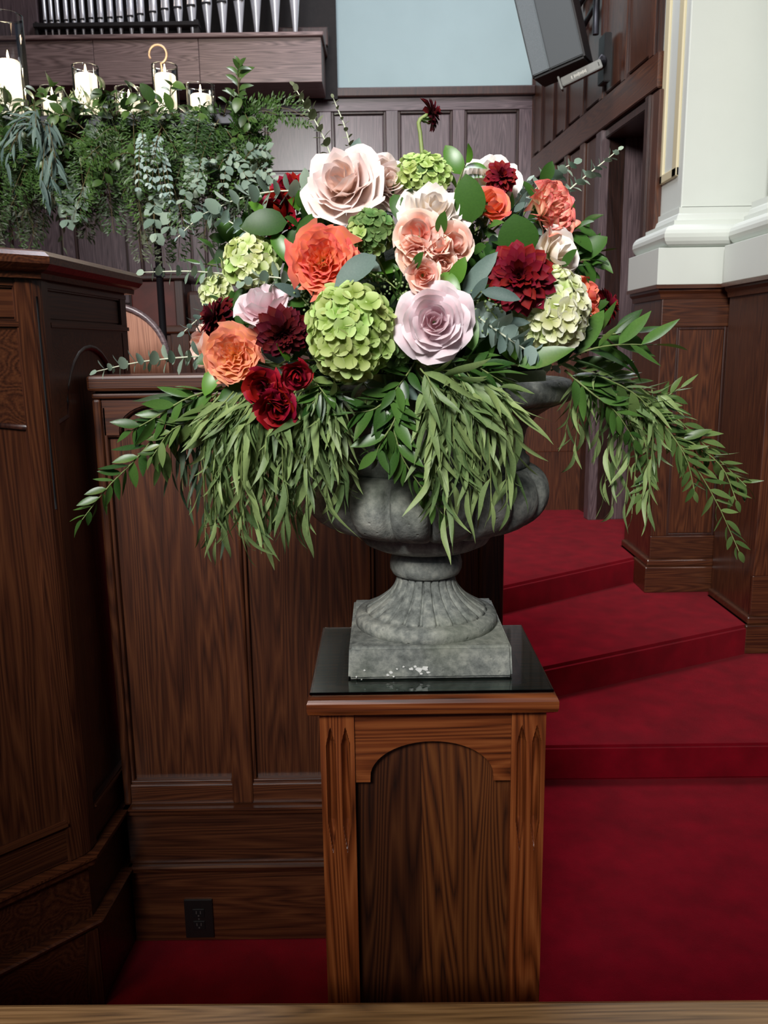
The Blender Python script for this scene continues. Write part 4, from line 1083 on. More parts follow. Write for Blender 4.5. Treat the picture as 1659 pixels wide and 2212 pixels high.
def spray(label, base, blooms, mat, group=None, cat='spray rose', bud_sepal=True):
    """one stem with several small blooms: blooms (u, v, px, face, dY)"""
    b = pY(base[0], base[1], DEPTH(base[0], base[1]) + base[2])
    t = thing('spray_rose', label, cat, b, group)
    for (u, v, px, face, dY) in blooms:
        Y = DEPTH(u, v) + dY; p = pY(u, v, Y); n = facing(u, v, face, Y); r = px * mpp(p) / 2 * 1.35; rot = bloom_frame(n, rf.uniform(0, 6))
        bl = bpy.data.objects.new('bloom', None); COL.objects.link(bl); bl.parent = t; bl.location = p - b; bl.rotation_mode = 'QUATERNION'; bl.rotation_quaternion = rot; bl.empty_display_size = .01
        fill_rose(bl, mat, 'bud', r, jit=.1)
        place('calyx', CALYX, bl, (0, 0, -r * .5), Quaternion(), r)
        for i in range(5): place('sepal', SEPAL, bl, (0, 0, -r * .46), QZ(i * 2 * PI / 5 + .3) @ QX(-.35), r * .6)
        link('stem', tube_mesh('stem', [q - b for q in spline([p - n * r * .6, p.lerp(b, .5) - n * r * .5, b], 5)], .0016, .002, 'stem_green', 5), t)
    link('stem', tube_mesh('stem', [Vector((0, 0, 0)), (FOAM_C - b) * .3, (FOAM_C - b) * .7], .0024, .003, 'stem_green', 5), t)
    return t
spray('cluster of peach pink spray roses above the mauve rose', (940, 575, .05), [(903, 505, 82, (-.1, .35, 1), -.03), (896, 552, 64, (-.3, -.1, 1), -.02), (978, 528, 76, (.35, .15, .9), -.02), (946, 530, 44, (-.2, .6, .7), -.035), (958, 570, 46, (.05, -.2, 1), -.02), (914, 594, 56, (.05, .05, 1), -.045)], 'peach_petal')
spray('stem of dark red spray roses hanging below the apricot garden rose', (600, 815, .05), [(566, 836, 66, (-.2, .0, 1), -.07), (597, 884, 68, (.05, -.3, .9), -.07), (606, 855, 46, (.3, .3, .8), -.06), (640, 812, 52, (.15, -.5, .8), -.06)], 'red_petal')
spray('pair of coral spray roses facing away beside the cream hydrangea', (1240, 660, .06), [(1272, 632, 58, (.65, .3, .5), .01), (1268, 690, 52, (.6, -.4, .6), .02)], 'coral_petal')

# ------------------------------------------------------------------ hydrangeas
def floret_mesh(name, mat, seed):
    rg = random.Random(seed); vs, fs, tp = [], [], []
    for k_ in range(4):
        a0 = k_ * PI / 2 + rg.uniform(-.12, .12); L = rg.uniform(.88, 1.05); wv = rg.uniform(-.12, .12); o = len(vs)
        for j in range(5):
            t = j / 4; h = .54 * (math.sin(PI * (.04 + t * .62)) ** .75) * (1 if j < 4 else .66)
            for s in (-1, 0, 1):
                x = t * L * (1 if s == 0 or j < 4 else .94); y = s * h
                z = .26 * t ** 1.4 - .08 * (s == 0) * math.sin(PI * t) + wv * t * s + (.03 if k_ % 2 else 0)
                ca, sa = math.cos(a0), math.sin(a0)
                vs.append((x * ca - y * sa, x * sa + y * ca, z)); tp.append(t)
        for j in range(4):
            for s in range(2): q = o + j * 3 + s; fs.append((q, q + 3, q + 4, q + 1))
    o = len(vs)
    for i in range(6): a = i * PI / 3; vs.append((.10 * math.cos(a), .10 * math.sin(a), .04)); tp.append(0)
    vs.append((0, 0, .12)); tp.append(.3)
    for i in range(6): fs.append((o + i, o + (i + 1) % 6, o + 6))
    return mesh(name, vs, fs, mat, True, tp)
def hydrangea(label, u, v, wpx, hpx, mat, N=70, dY=0., fl=.27, mat2=None, frac2=0., face=(0, .2, 1), dome=-.35):
    Y = DEPTH(u, v) + dY; p = pY(u, v, Y); s = mpp(p); rx, rz = wpx * s / 2, hpx * s / 2; ry = (rx + rz) / 2 * .8
    t = thing('hydrangea', label, 'hydrangea', p, 'mophead hydrangeas')
    for m_ in (mat, mat2):
        if m_ and ('h', m_) not in _CACHE: _CACHE['h', m_] = [floret_mesh('floret', m_, q) for q in range(3)]
    link('core', lathe_mesh('core', [(.01, -rz * .6), (rx * .5, -rz * .5), (rx * .72, 0), (rx * .55, rz * .5), (.01, rz * .7)], 'green_floret', 14), t, (0, 0, 0))
    rad = (rx + rz) / 2
    for i in range(N):
        yy = 1 - 2 * (i + .5) / N; a = i * 2.39996
        d = Vector((math.sqrt(1 - yy * yy) * math.cos(a), yy, math.sqrt(1 - yy * yy) * math.sin(a)))
        if d.y > -dome: continue
        jr = rf.uniform(.92, 1.04)
        loc = Vector((d.x * rx * jr * .86, d.y * ry * jr, d.z * rz * jr * .86))
        nn = (Vector((d.x / rx, d.y / ry, d.z / rz)).normalized() + Vector((rf.uniform(-.35, .35), rf.uniform(-.3, .2), rf.uniform(-.2, .4)))).normalized()
        mm = mat2 if (mat2 and rf.random() < frac2) else mat
        place('floret', _CACHE['h', mm][i % 3], t, loc, bloom_frame(nn, rf.uniform(0, 6)), rad * fl * rf.uniform(.8, 1.15))
    b = FOAM_C - p
    link('stem', tube_mesh('stem', [Vector((0, ry * .3, -rz * .3)), b * .5, b * .8], .005, .005, 'stem_green', 6), t)
hydrangea('large lime green hydrangea head beside the mauve rose', 757, 718, 200, 224, 'lime_floret', 112, dY=-.03, fl=.235)
hydrangea('lime green hydrangea at the top under the tall dahlia', 914, 378, 132, 92, 'lime_floret', 70, dY=.02, fl=.28)
hydrangea('pale green hydrangea beside the coral garden rose', 541, 568, 128, 120, 'pale_floret', 66, dY=.0, fl=.29, mat2='lime_floret', frac2=.3)
hydrangea('small pale green hydrangea behind the side-turned dahlia', 468, 632, 72, 80, 'pale_floret', 46, dY=.04, fl=.36)
hydrangea('cream hydrangea behind the large burgundy dahlia', 1190, 672, 176, 200, 'cream_floret', 112, dY=-.005, fl=.24, mat2='pale_floret', frac2=.4)
hydrangea('deep green hydrangea between the coral garden rose and the peach spray roses', 802, 500, 106, 96, 'green_floret', 64, dY=.0, fl=.30, mat2='lime_floret', frac2=.25)
hydrangea('dull green hydrangea behind the mauve rose, beside the lime one', 842, 745, 100, 120, 'green_floret', 66, dY=.02, fl=.28)

# ------------------------------------------------------------------ leaves on stems
def leafset(key, wd, mat, shape, bends, fold=.25, n=6, **kw):
    _CACHE['l', key] = [leaf_mesh('leaf', wd, mat, shape, b_, fold, n, twist=((-1) ** i) * kw.get('twist', .2), wave=((-1) ** i) * kw.get('wave', 0.)) for i, b_ in enumerate(bends)]
leafset('willow', .125, 'willow_leaf', 'lance', (.25, .7, -.4, 1.1, .5), n=7, wave=.04, twist=.8)
leafset('willow_dark', .12, 'willow_dark_leaf', 'lance', (.3, .7, -.3), n=7, wave=.03, twist=.5)
leafset('ruscus', .34, 'ruscus_leaf', 'lance', (.2, .45, -.2))
leafset('olive', .30, 'olive_leaf', 'lance', (.2, .5, -.3))
leafset('salal', .62, 'salal_leaf', 'oval', (.35, .6), n=7)
leafset('lime', .55, 'lime_leaf', 'oval', (.35, .6), n=7)
leafset('grey', .46, 'grey_leaf', 'oval', (.25, .45), n=6)
leafset('euc', .82, 'eucalyptus_leaf', 'round', (.15, .4), n=5, fold=.12)
leafset('silver', .95, 'silver_leaf', 'round', (.15, .4), n=5, fold=.12)
leafset('dull', .7, 'dull_leaf', 'round', (.15, .4), n=5, fold=.15)
rl = random.Random(5)
def branch(name, label, cat, group, path, key, n, length, mode='alt', stem='stem_green', r0=.0022, r1=.0008, spread=1.0, droop=.0, start=.08, taper=.35, face_cam=.4, npts=12, end_leaf=True, jl=.2, wild=False):
    """path: world points; leaves of leafset key along it"""
    pts = spline(path, npts); b = pts[0]
    t = thing(name, label, cat, b, group)
    link('stem', tube_mesh('stem', [q - b for q in pts], r0, r1, stem, 5), t)
    ms = _CACHE['l', key]
    rows = n
    for i in range(rows + (1 if end_leaf else 0)):
        f = start + (1 - start) * i / max(1, rows); f = min(f, 1.0)
        x = f * (len(pts) - 1); k_ = min(int(x), len(pts) - 2); p = pts[k_].lerp(pts[k_ + 1], x - k_)
        tan = (pts[k_ + 1] - pts[k_]).normalized(); cam_dir = (EYE - p).normalized()
        side = tan.cross(cam_dir).normalized(); nor = side.cross(tan).normalized()
        ln = length * (1 - taper * f ** 2)
        if i >= rows: sgns = [0]
        elif mode == 'opp': sgns = [1, -1]
        else: sgns = [1 if i % 2 else -1]
        ph = rl.uniform(-.5, .5) if mode != 'opp' else (PI / 2 * (i % 2) * .8 + rl.uniform(-.25, .25))
        for sg in sgns:
            out = side * (sg * math.cos(ph)) + nor * (math.sin(ph) * (1 if sg >= 0 else -1))
            d_ = tan + out * (spread * (rl.uniform(.75, 1.25) if not wild else rl.uniform(.1, 2.2)) if sg else .1) + Vector((0, 0, -droop)) * (rl.uniform(.6, 1.4) if not wild else rl.uniform(0, 1.8))
            jn = 1.1 if wild else .5
            nn = cam_dir * face_cam + Vector((0, 0, .5)) + Vector((rl.uniform(-jn, jn), rl.uniform(-jn, jn), rl.uniform(-.3, .3)))
            if mode == 'opp': nn = tan * .9 + nn * .35
            l_ = ln * rl.uniform(1 - jl, 1 + jl)
            place('leaf', ms[rl.randrange(len(ms))], t, p - b, frame_of(d_.normalized(), nn), l_)
    return t
P = pY
# --- willow eucalyptus hanging in three bunches
def willow(label, group, origins, ends, key, n, Y0, Y1, length=.080, mid_out=.03):
    for (a, e) in zip(origins, ends):
        y0 = Y0 + rl.uniform(-.03, .03); y1 = Y1 + rl.uniform(-.05, .03)
        A = P(a[0], a[1], y0); B = P(e[0], e[1], y1); M_ = A.lerp(B, .38); M_ += Vector(((B.x - A.x) * .28, -mid_out, .03))
        branch('willow_eucalyptus', label, 'eucalyptus', group, [A, M_, B], key, n, length * rl.uniform(.85, 1.15), stem='stem_green', spread=.34, droop=.55, r0=.0016, r1=.0006, start=.12, taper=.2, npts=9, wild=True, jl=.35)
LA = [(i, rl.uniform(-14, 14)) for i in range(36)]
org_ = [(505 + 235 * (i / 35), 842 + dv) for i, dv in LA]
end_ = []
for i in range(36):
    f = i / 35; u = 452 + 290 * f + rl.uniform(-14, 14); lowest = 1160 - 90 * f + (55 if i in (7, 8, 9) else 0)
    end_.append((u, lowest + rl.uniform(-105, 15)))
willow('willow eucalyptus stem in the thick bunch hanging below the red spray roses', 'willow eucalyptus bunch under the red spray roses', org_, end_, 'willow', 19, 1.36, 1.36)
oc = [(900 + 150 * i / 18, 800 + rl.uniform(-12, 25)) for i in range(19)]
ec = [(925 + 175 * i / 18 + rl.uniform(-16, 16), 1085 + rl.uniform(-120, 45)) for i in range(19)]
willow('willow eucalyptus stem hanging over the front of the urn', 'willow eucalyptus over the urn front', oc, ec, 'willow', 15, 1.31, 1.32)
orr = [(1258 + 150 * i / 12, 805 + 4 * i + rl.uniform(-12, 12)) for i in range(13)]
er = [(1222, 930), (1240, 975), (1272, 900), (1290, 960), (1305, 1065), (1322, 1090), (1335, 1040), (1350, 1085), (1365, 1110), (1385, 1060), (1405, 1030), (1420, 990), (1400, 1110)]
willow('willow eucalyptus stem drooping past the urn rim in front of the steps', 'willow eucalyptus beside the steps', orr, er, 'willow', 13, 1.47, 1.47, length=.066)
od = [(400 + 14 * i, 850 + rl.uniform(-8, 12)) for i in range(8)]
ed = [(372, 1020), (395, 1060), (412, 1090), (430, 1040), (446, 1140), (462, 1100), (480, 1150), (470, 1010)]
willow('dark willow eucalyptus stem hanging in front of the arched screen panel', 'dark willow eucalyptus by the screen', od, ed, 'willow_dark', 10, 1.50, 1.50, length=.07)
# --- ruscus
def rus(label, pix, n, length=.058, key='ruscus', spread=.8, group='trailing ruscus', **kw):
    return branch('ruscus', label, 'ruscus', group, [P(*q) for q in pix], key, n, length, spread=spread, **kw)
rus('ruscus trailing furthest toward the pulpit with bright glossy leaves', [(470, 842, 1.46), (380, 890, 1.44), (300, 985, 1.43), (235, 1050, 1.43), (178, 1122, 1.43)], 28, length=.054)
rus('short ruscus spray above the trailing one in front of the arched panel', [(480, 835, 1.45), (400, 862, 1.43), (330, 905, 1.42), (285, 930, 1.42)], 13)
rus('ruscus branch curving behind the dark willow stems', [(470, 850, 1.48), (400, 900, 1.47), (360, 960, 1.47), (345, 1000, 1.47)], 11, key='olive')
rus('glossy ruscus hanging down the front of the urn bowl', [(830, 810, 1.32), (845, 900, 1.29), (875, 1000, 1.29), (955, 1110, 1.33)], 36, length=.056)
rus('glossy ruscus spray pointing toward the willow bunch above the bowl', [(860, 830, 1.31), (815, 880, 1.28), (765, 892, 1.28)], 11, length=.058)
rus('second glossy ruscus on the urn front, ending above the lobes', [(850, 830, 1.32), (855, 900, 1.28), (820, 960, 1.28), (812, 990, 1.29)], 14, length=.054)
rus('long ruscus trailing past the oak pier to the lowest leaf tip', [(1240, 770, 1.45), (1350, 850, 1.44), (1460, 950, 1.44), (1540, 1070, 1.45), (1596, 1190, 1.46)], 40, length=.050, key='olive')
rus('ruscus branch arching out in front of the oak pier panel', [(1240, 775, 1.46), (1370, 830, 1.46), (1480, 920, 1.46), (1560, 1000, 1.47), (1612, 1050, 1.47)], 36, length=.050, key='olive')
rus('short ruscus twig sticking up in front of the pier', [(1300, 800, 1.47), (1380, 870, 1.47), (1430, 860, 1.47), (1470, 838, 1.47)], 10, length=.05, key='olive')
rus('broad-leaved ruscus lying over the cream hydrangea edge', [(1190, 800, 1.38), (1260, 760, 1.36), (1330, 745, 1.37), (1410, 745, 1.39)], 9, length=.095)
rus('broad ruscus leaves below the crimson dahlia', [(1230, 745, 1.42), (1300, 725, 1.42), (1370, 718, 1.43)], 6, length=.088)
rus('ruscus filling the side above the drooping willow stems', [(1220, 790, 1.42), (1290, 810, 1.40), (1370, 850, 1.41), (1420, 900, 1.43)], 15, length=.06, key='olive')
rus('bushy ruscus side branch between the long one and the pier panel', [(1330, 850, 1.45), (1420, 905, 1.44), (1480, 985, 1.44), (1500, 1060, 1.45)], 24, length=.046, key='olive')
rus('ruscus side twig hanging toward the middle step', [(1330, 850, 1.46), (1385, 930, 1.45), (1400, 1010, 1.45), (1385, 1075, 1.45)], 22, length=.046, key='olive')
rus('ruscus twig at the outer bend of the long trailing branch', [(1450, 940, 1.45), (1500, 960, 1.45), (1560, 1010, 1.46), (1590, 1080, 1.46)], 20, length=.044, key='olive')
rus('leafy ruscus bunch directly beside the urn rim', [(1220, 800, 1.40), (1280, 850, 1.38), (1330, 890, 1.39), (1370, 950, 1.41)], 22, length=.052)
rus('leafy ruscus side twig above the trailing branch near the screen cap', [(480, 850, 1.44), (430, 900, 1.42), (370, 930, 1.42), (330, 985, 1.42)], 20, length=.050, key='olive')
rus('ruscus spray hanging over the exposed stone rim', [(1000, 770, 1.31), (1045, 800, 1.29), (1085, 825, 1.29)], 7, length=.062)
rus('ruscus leaves under the mauve rose', [(900, 780, 1.31), (960, 800, 1.28), (1040, 790, 1.28)], 9, length=.058)
for q, (u, v, lab) in enumerate([(660, 815, 'short leafy ruscus under the red spray rose bud'), (720, 830, 'short leafy ruscus at the foot of the lime hydrangea'), (780, 840, 'short leafy ruscus between hydrangea and urn front'), (900, 800, 'short leafy ruscus under the mauve rose petals'), (980, 810, 'short leafy ruscus above the willow on the urn front'), (1060, 805, 'short leafy ruscus below the silver eucalyptus strand')]):
    rus(lab, [(u, v - 25, 1.37), (u + (-1) ** q * 18, v + 5, 1.31), (u + (-1) ** q * 46, v + 42, 1.29)], 9, length=.055, key='ruscus' if q % 2 else 'olive')
# --- eucalyptus sprigs with round leaves
def euc(label, pix, n, length, key='euc', stem='stem_pale', group='round-leaved eucalyptus', **kw):
    return branch('eucalyptus_sprig', label, 'eucalyptus', group, [P(*q) for q in pix], key, n, length, mode='opp', stem=stem, r0=.0018, r1=.001, spread=kw.pop('spread', 1.3), taper=kw.pop('taper', .45), face_cam=.5, **kw)
euc('tall eucalyptus sprig rising above the largest blush rose', [(745, 430, 1.60), (705, 310, 1.60), (668, 240, 1.60), (636, 188, 1.61)], 12, .026, 'dull', start=.25)
euc('thin bare-looking eucalyptus sprig beside the tall one', [(775, 400, 1.60), (750, 290, 1.60), (720, 212, 1.60)], 9, .014, 'dull', start=.3, spread=1.8)
euc('eucalyptus sprig pointing up toward the doorway', [(1190, 450, 1.58), (1235, 405, 1.57), (1285, 365, 1.57), (1336, 324, 1.57)], 12, .024, 'euc', start=.2)
euc('short eucalyptus sprig behind the coral bicolour rose', [(1130, 440, 1.58), (1170, 395, 1.57), (1205, 370, 1.57), (1240, 352, 1.57)], 8, .030, 'euc', start=.15)
euc('pale eucalyptus tips beside the white rose at the top', [(1090, 470, 1.56), (1122, 430, 1.54), (1140, 395, 1.54)], 6, .028, 'silver', start=.2)
euc('arching eucalyptus branch with large leaves over the crimson roses', [(735, 470, 1.50), (690, 425, 1.44), (610, 412, 1.43), (520, 428, 1.43), (440, 462, 1.44)], 15, .038, 'euc', taper=.3)
euc('eucalyptus branch below the arching one with pale stem', [(600, 545, 1.47), (540, 505, 1.44), (480, 470, 1.44), (438, 452, 1.45)], 13, .024, 'silver')
euc('sparse eucalyptus tip pointing toward the garland stand', [(470, 470, 1.46), (430, 472, 1.46), (385, 512, 1.47)], 6, .022, 'silver', spread=2.2)
euc('thin level eucalyptus sprig in front of the console', [(490, 592, 1.48), (410, 586, 1.47), (312, 588, 1.47)], 9, .026, 'euc', spread=2.5, start=.1)
euc('long eucalyptus sprig over the cap of the screen', [(450, 768, 1.46), (370, 774, 1.45), (290, 784, 1.45), (210, 802, 1.45)], 13, .028, 'euc', spread=1.8)
euc('small eucalyptus sprig beside the side-turned dahlia', [(480, 640, 1.48), (432, 685, 1.47), (398, 716, 1.47)], 7, .026, 'grey')
euc('dense silver eucalyptus strand above the exposed urn rim', [(1015, 672, 1.34), (1070, 712, 1.29), (1130, 752, 1.28), (1192, 790, 1.29)], 17, .034, 'silver', spread=1.1, taper=.4)
euc('eucalyptus sprig tucked above the small mauve rose', [(700, 640, 1.40), (640, 610, 1.37), (580, 598, 1.37), (530, 610, 1.38)], 8, .030, 'euc')
# --- single large leaves on short stems
def bigleaf(label, u, v, u2, v2, key, dY=0., wide=1.0, name='salal_leaf', cat='leaf', nz=(0, 0, 0)):
    Y = DEPTH(u, v) + dY; a = P(u, v, Y + .02); b = P(u2, v2, Y - .01); L = (b - a).length
    t = thing(name, label, cat, a, 'large leaves between the blooms')
    nn = (EYE - a).normalized() + Vector((0, 0, .4)) + Vector(nz)
    place('blade', _CACHE['l', key][rl.randrange(2)], t, (0, 0, 0), frame_of(b - a, nn), (L * wide, L, L))
    tgt = FOAM_C - a
    link('leaf_stem', tube_mesh('leaf_stem', [Vector((0, 0, 0)), tgt * .25, tgt * .6], .0015, .002, 'stem_green', 5), t)
for a in [
    ('upright dark green leaf below the white rose at the top', 1020, 480, 1008, 378, 'salal', -.01, 1.1),
    ('broad rounded green leaf above the large burgundy dahlia', 1125, 555, 1112, 466, 'salal', -.01, 1.55),
    ('dark leaf under the lower crimson rose', 620, 480, 520, 478, 'salal', -.01, 1.0),
    ('olive leaf pointing at the coral garden rose', 588, 505, 632, 560, 'lime', -.02, .8),
    ('narrow dark leaf beside the small mauve rose', 522, 620, 518, 705, 'salal', -.02, .6),
    ('bright green leaf hanging below the mauve rose', 1000, 665, 1022, 752, 'lime', -.03, .9),
    ('small bright leaf above the mauve rose', 978, 618, 998, 560, 'lime', -.035, .9),
    ('small bright leaf beneath the peach spray roses', 945, 598, 990, 615, 'lime', -.035, 1.1),
    ('grey-green leaf crossing the coral garden rose', 812, 552, 722, 610, 'grey', -.06, 1.0),
    ('grey leaf next to the one crossing the coral garden rose', 770, 560, 820, 580, 'grey', -.02, 1.0),
    ('pointed grey leaf beside the large burgundy dahlia', 1000, 640, 1068, 540, 'grey', -.02, .7),
    ('second pointed grey leaf below the peach cluster', 1020, 650, 1050, 600, 'grey', -.03, .8),
    ('grey leaf across the lower petals of the large burgundy dahlia', 1040, 630, 1122, 638, 'grey', -.075, .7),
    ('dark leaf on the blush-white rose petals', 950, 505, 958, 462, 'salal', -.05, .8),
    ('dark leaf inside the peach spray roses', 895, 580, 908, 548, 'salal', -.06, .7),
    ('dark leaf behind the bicolour rose', 1150, 500, 1165, 445, 'salal', .03, .9),
    ('leaf beside the small cream rose', 1215, 575, 1240, 540, 'salal', -.02, .7),
    ('olive leaf under the apricot garden rose', 470, 790, 440, 850, 'lime', .0, .9),
    ('dark leaf behind the apricot garden rose', 480, 760, 425, 778, 'salal', .02, .9),
    ('leaf among the red spray roses', 625, 780, 605, 740, 'lime', -.04, .6),
    ('broad dark leaf under the small eucalyptus sprig near the rim', 560, 830, 470, 858, 'salal', .0, .8),
    ('dark leaf between the two orange garden roses', 650, 640, 600, 610, 'grey', -.01, .8),
    ('dark leaf under the largest blush rose', 700, 470, 640, 500, 'salal', .0, .8),
    ('dark leaf below the half-hidden blush rose', 850, 420, 870, 470, 'salal', -.0, .8),
    ('dark leaf between cream hydrangea and the silver strand', 1080, 700, 1140, 690, 'grey', -.01, .7),
    ('glossy leaf at the lower edge of the cream hydrangea', 1120, 790, 1240, 748, 'ruscus', -.06, 1.1),
    ('small leaf between the coral spray roses and crimson dahlia', 1268, 675, 1310, 650, 'salal', .03, .8),
]: bigleaf(*a)
# filler sprigs that hide the foam
rfil = random.Random(11)
for i in range(64):
    a = rfil.uniform(0, 2 * PI); f = math.sqrt(rfil.random())
    u = 880 + 400 * f * math.cos(a); v = 610 + (230 if math.sin(a) > 0 else 210) * f * math.sin(a)
    Y = DEPTH(u, v) + rfil.uniform(.03, .08); A_ = P(u, v, Y + .05)
    d = Vector((u - 880, 0, -(v - 760))); d = Vector((d.x / 500, -.6, d.z / 500)) + Vector((rfil.uniform(-.4, .4), 0, rfil.uniform(-.4, .4)))
    d.normalize()
    key = rfil.choice(['salal', 'salal', 'grey', 'lime', 'ruscus'])
    branch('filler_sprig', 'dark leafy filler sprig deep between the blooms', 'leaf sprig', 'filler greenery between the blooms', [A_, A_ + d * .03, A_ + d * .055 + Vector((0, 0, -.004))], key, 4, .055, spread=1.2, npts=4, start=.1)
for (u, v) in [(1040, 525), (1065, 560), (1085, 480), (1005, 555), (1030, 500), (1100, 470), (880, 470), (1155, 520), (650, 630), (700, 650), (560, 500), (490, 560), (620, 520), (860, 620), (830, 560), (600, 790), (660, 780), (540, 700), (1010, 620), (1040, 600), (1150, 430), (780, 450), (880, 430), (1240, 600), (680, 480)]:
    Y = DEPTH(u, v) + .045; A_ = P(u, v, Y + .03); d = Vector(((u - 880) / 600, -.5, (800 - v) / 600 + rfil.uniform(-.5, .3))).normalized()
    branch('filler_sprig', 'dark leafy filler sprig deep between the blooms', 'leaf sprig', 'filler greenery between the blooms', [A_ - d * .05, A_, A_ + d * .03], rfil.choice(['salal', 'salal', 'grey', 'salal', 'ruscus']), 4, .050, spread=1.3, npts=4, start=.1)
# seeded eucalyptus: thin twigs with clusters of tiny seeds
def seeded(label, pix):
    pts = spline([P(*q) for q in pix], 8); b = pts[0]
    t = thing('seeded_eucalyptus', label, 'eucalyptus', b, 'seeded eucalyptus twigs')
    link('stem', tube_mesh('stem', [q - b for q in pts], .0014, .0008, 'stem_green', 5), t)
    vs, fs = [], []
    ico = [(0, 0, 1), (.89, 0, .45), (.28, .85, .45), (-.72, .53, .45), (-.72, -.53, .45), (.28, -.85, .45), (.72, .53, -.45), (-.28, .85, -.45), (-.89, 0, -.45), (-.28, -.85, -.45), (.72, -.53, -.45), (0, 0, -1)]
    icf = [(0, 1, 2), (0, 2, 3), (0, 3, 4), (0, 4, 5), (0, 5, 1), (1, 6, 2), (2, 7, 3), (3, 8, 4), (4, 9, 5), (5, 10, 1), (6, 7, 2), (7, 8, 3), (8, 9, 4), (9, 10, 5), (10, 6, 1), (11, 7, 6), (11, 8, 7), (11, 9, 8), (11, 10, 9), (11, 6, 10)]
    for i in range(46):
        q = pts[rl.randrange(1, 8)] - b + Vector((rl.gauss(0, .011), rl.gauss(0, .006), rl.gauss(0, .011))); s = rl.uniform(.0018, .003); o = len(vs)
        vs += [q + Vector(x) * s for x in ico]; fs += [tuple(o + y for y in f_) for f_ in icf]
    sd = link('seed_cluster', mesh('seed_cluster', vs, fs, 'seed_green', True), t); sd['kind'] = 'stuff'
seeded('seeded eucalyptus between the small mauve rose and the coral garden rose', [(600, 600, 1.42), (640, 630, 1.36), (670, 665, 1.35)])
seeded('seeded eucalyptus between the lime hydrangea and the peach cluster', [(800, 590, 1.38), (840, 610, 1.33), (870, 640, 1.33)])
seeded('seeded eucalyptus beside the upright dark leaf', [(1000, 500, 1.46), (1030, 480, 1.42), (1060, 470, 1.42)])
seeded('seeded eucalyptus below the large burgundy dahlia', [(1030, 640, 1.38), (1050, 660, 1.30), (1075, 690, 1.30)])

# ------------------------------------------------------------------ candle stand with garland, behind the pulpit
YG = 3.25
gs = thing('candle_stand', 'black iron stand with a long shelf hidden in greenery', 'stand', (pY(345, 700, YG).x, YG, .45))
zsh = pY(300, 262, YG).z
gx0, gx1 = pY(-140, 262, YG).x, pY(520, 262, YG).x
box('shelf', gx0, gx1, YG - .10, YG + .12, zsh - .04, zsh, 'iron', gs, .005)
pxm = pY(340, 520, YG + .02).x
link('pole', tube_mesh('pole', [(pxm, YG + .02, .47), (pxm, YG + .02, zsh - .02)], .0135, .0135, 'iron', 12), gs, -base_of(gs))
link('pole_collar', tube_mesh('pole_collar', [(pxm, YG + .02, pY(345, 585, YG).z - .02), (pxm, YG + .02, pY(345, 585, YG).z + .012)], .021, .021, 'iron', 12), gs, -base_of(gs))
for sx, sy in ((1, 0), (-.5, .87), (-.5, -.87)):
    link('foot', tube_mesh('foot', [(pxm, YG + .02, .62), (pxm + sx * .2, YG + .02 + sy * .2, .47), (pxm + sx * .26, YG + .02 + sy * .26, .455)], .011, .009, 'iron', 8), gs, -base_of(gs))
# brass hook rising behind the candles
hk = thing('brass_hook', 'thin brass ring hook standing behind the candles', 'hook', (pY(342, 150, YG + .10).x, YG + .10, zsh))
hc = pY(341, 117, YG + .10); hr = 19 * mpp(hc)
pts = [Vector((hc.x + .004, YG + .10, zsh)), Vector((hc.x + .012, YG + .10, hc.z - hr * 1.5)), ]
for i in range(15):
    a = -1.0 + 4.9 * i / 14 - .3
    pts.append(Vector((hc.x + hr * math.cos(a), YG + .10, hc.z + hr * math.sin(a))))
link('hook_rod', tube_mesh('hook_rod', pts, .004, .004, 'brass', 8), hk, -base_of(hk))
link('hook_foot', lathe_mesh('hook_foot', [(.03, 0), (.03, .004), (.006, .008)], 'brass', 16), hk, (.004, 0, 0))

def candle(label, u0, u1, vtop, wu0, wu1, vwax, dY=0., lit=.9):
    y = YG + dY; um = (u0 + u1) / 2
    r = (u1 - u0) / 2 * mpp(pY(um, 200, y)); x = pY(um, 200, y).x
    t = thing('candle', label, 'candle', (x, y, zsh), 'pillar candles in glass cylinders')
    h = pY(um, vtop, y).z - zsh; th = .0022
    prof = [(r, .002), (r, h - .002), (r + .0006, h), (r - th, h + .001), (r - th, h - .004)]
    link('glass_cylinder', lathe_mesh('glass_cylinder', prof, 'clear_glass', 32, cap=False), t)
    rw = (wu1 - wu0) / 2 * mpp(pY(um, 200, y)); hw = pY(um, vwax, y).z - zsh
    rw = min(rw, r - .006)
    prof = [(rw * .3, .007), (rw, .007), (rw, hw - .004), (rw - .004, hw), (rw * .6, hw - .004), (.003, hw - .007)]
    c_ = link('wax', lathe_mesh('wax', prof, 'wax', 28), t)
    link('wick', tube_mesh('wick', [(0, 0, hw - .01), (.001, 0, hw + .008)], .001, .001, 'black_plastic', 5), c_)
    link('flame', lathe_mesh('flame', [(.0006, hw + .005), (.0035, hw + .011), (.0042, hw + .016), (.0026, hw + .026), (.0005, hw + .036)], 'flame', 10), c_)
    d = bpy.data.lights.new('candle_flame', 'POINT'); d.energy = lit; d.color = (1.0, .82, .60); d.shadow_soft_size = .012
    l = bpy.data.objects.new('candle_flame', d); COL.objects.link(l); l.parent = t; l.location = (0, 0, hw + .03)
candle('tall glass cylinder candle cut by the frame edge', -14, 62, 34, 6, 52, 132, dY=-.02)
candle('candle in a short glass, next to the tall cylinder', 86, 138, 190, 92, 132, 212)
candle('candle in a mid-height glass between two short glasses', 160, 216, 144, 166, 212, 162, dY=.03)
candle('candle sunk in a short glass, half hidden by leaves', 248, 308, 192, 256, 302, 216)
candle('candle in front of the brass hook', 331, 386, 142, 338, 382, 162)
candle('candle in a wide short glass at the end of the shelf', 402, 464, 185, 411, 456, 206)

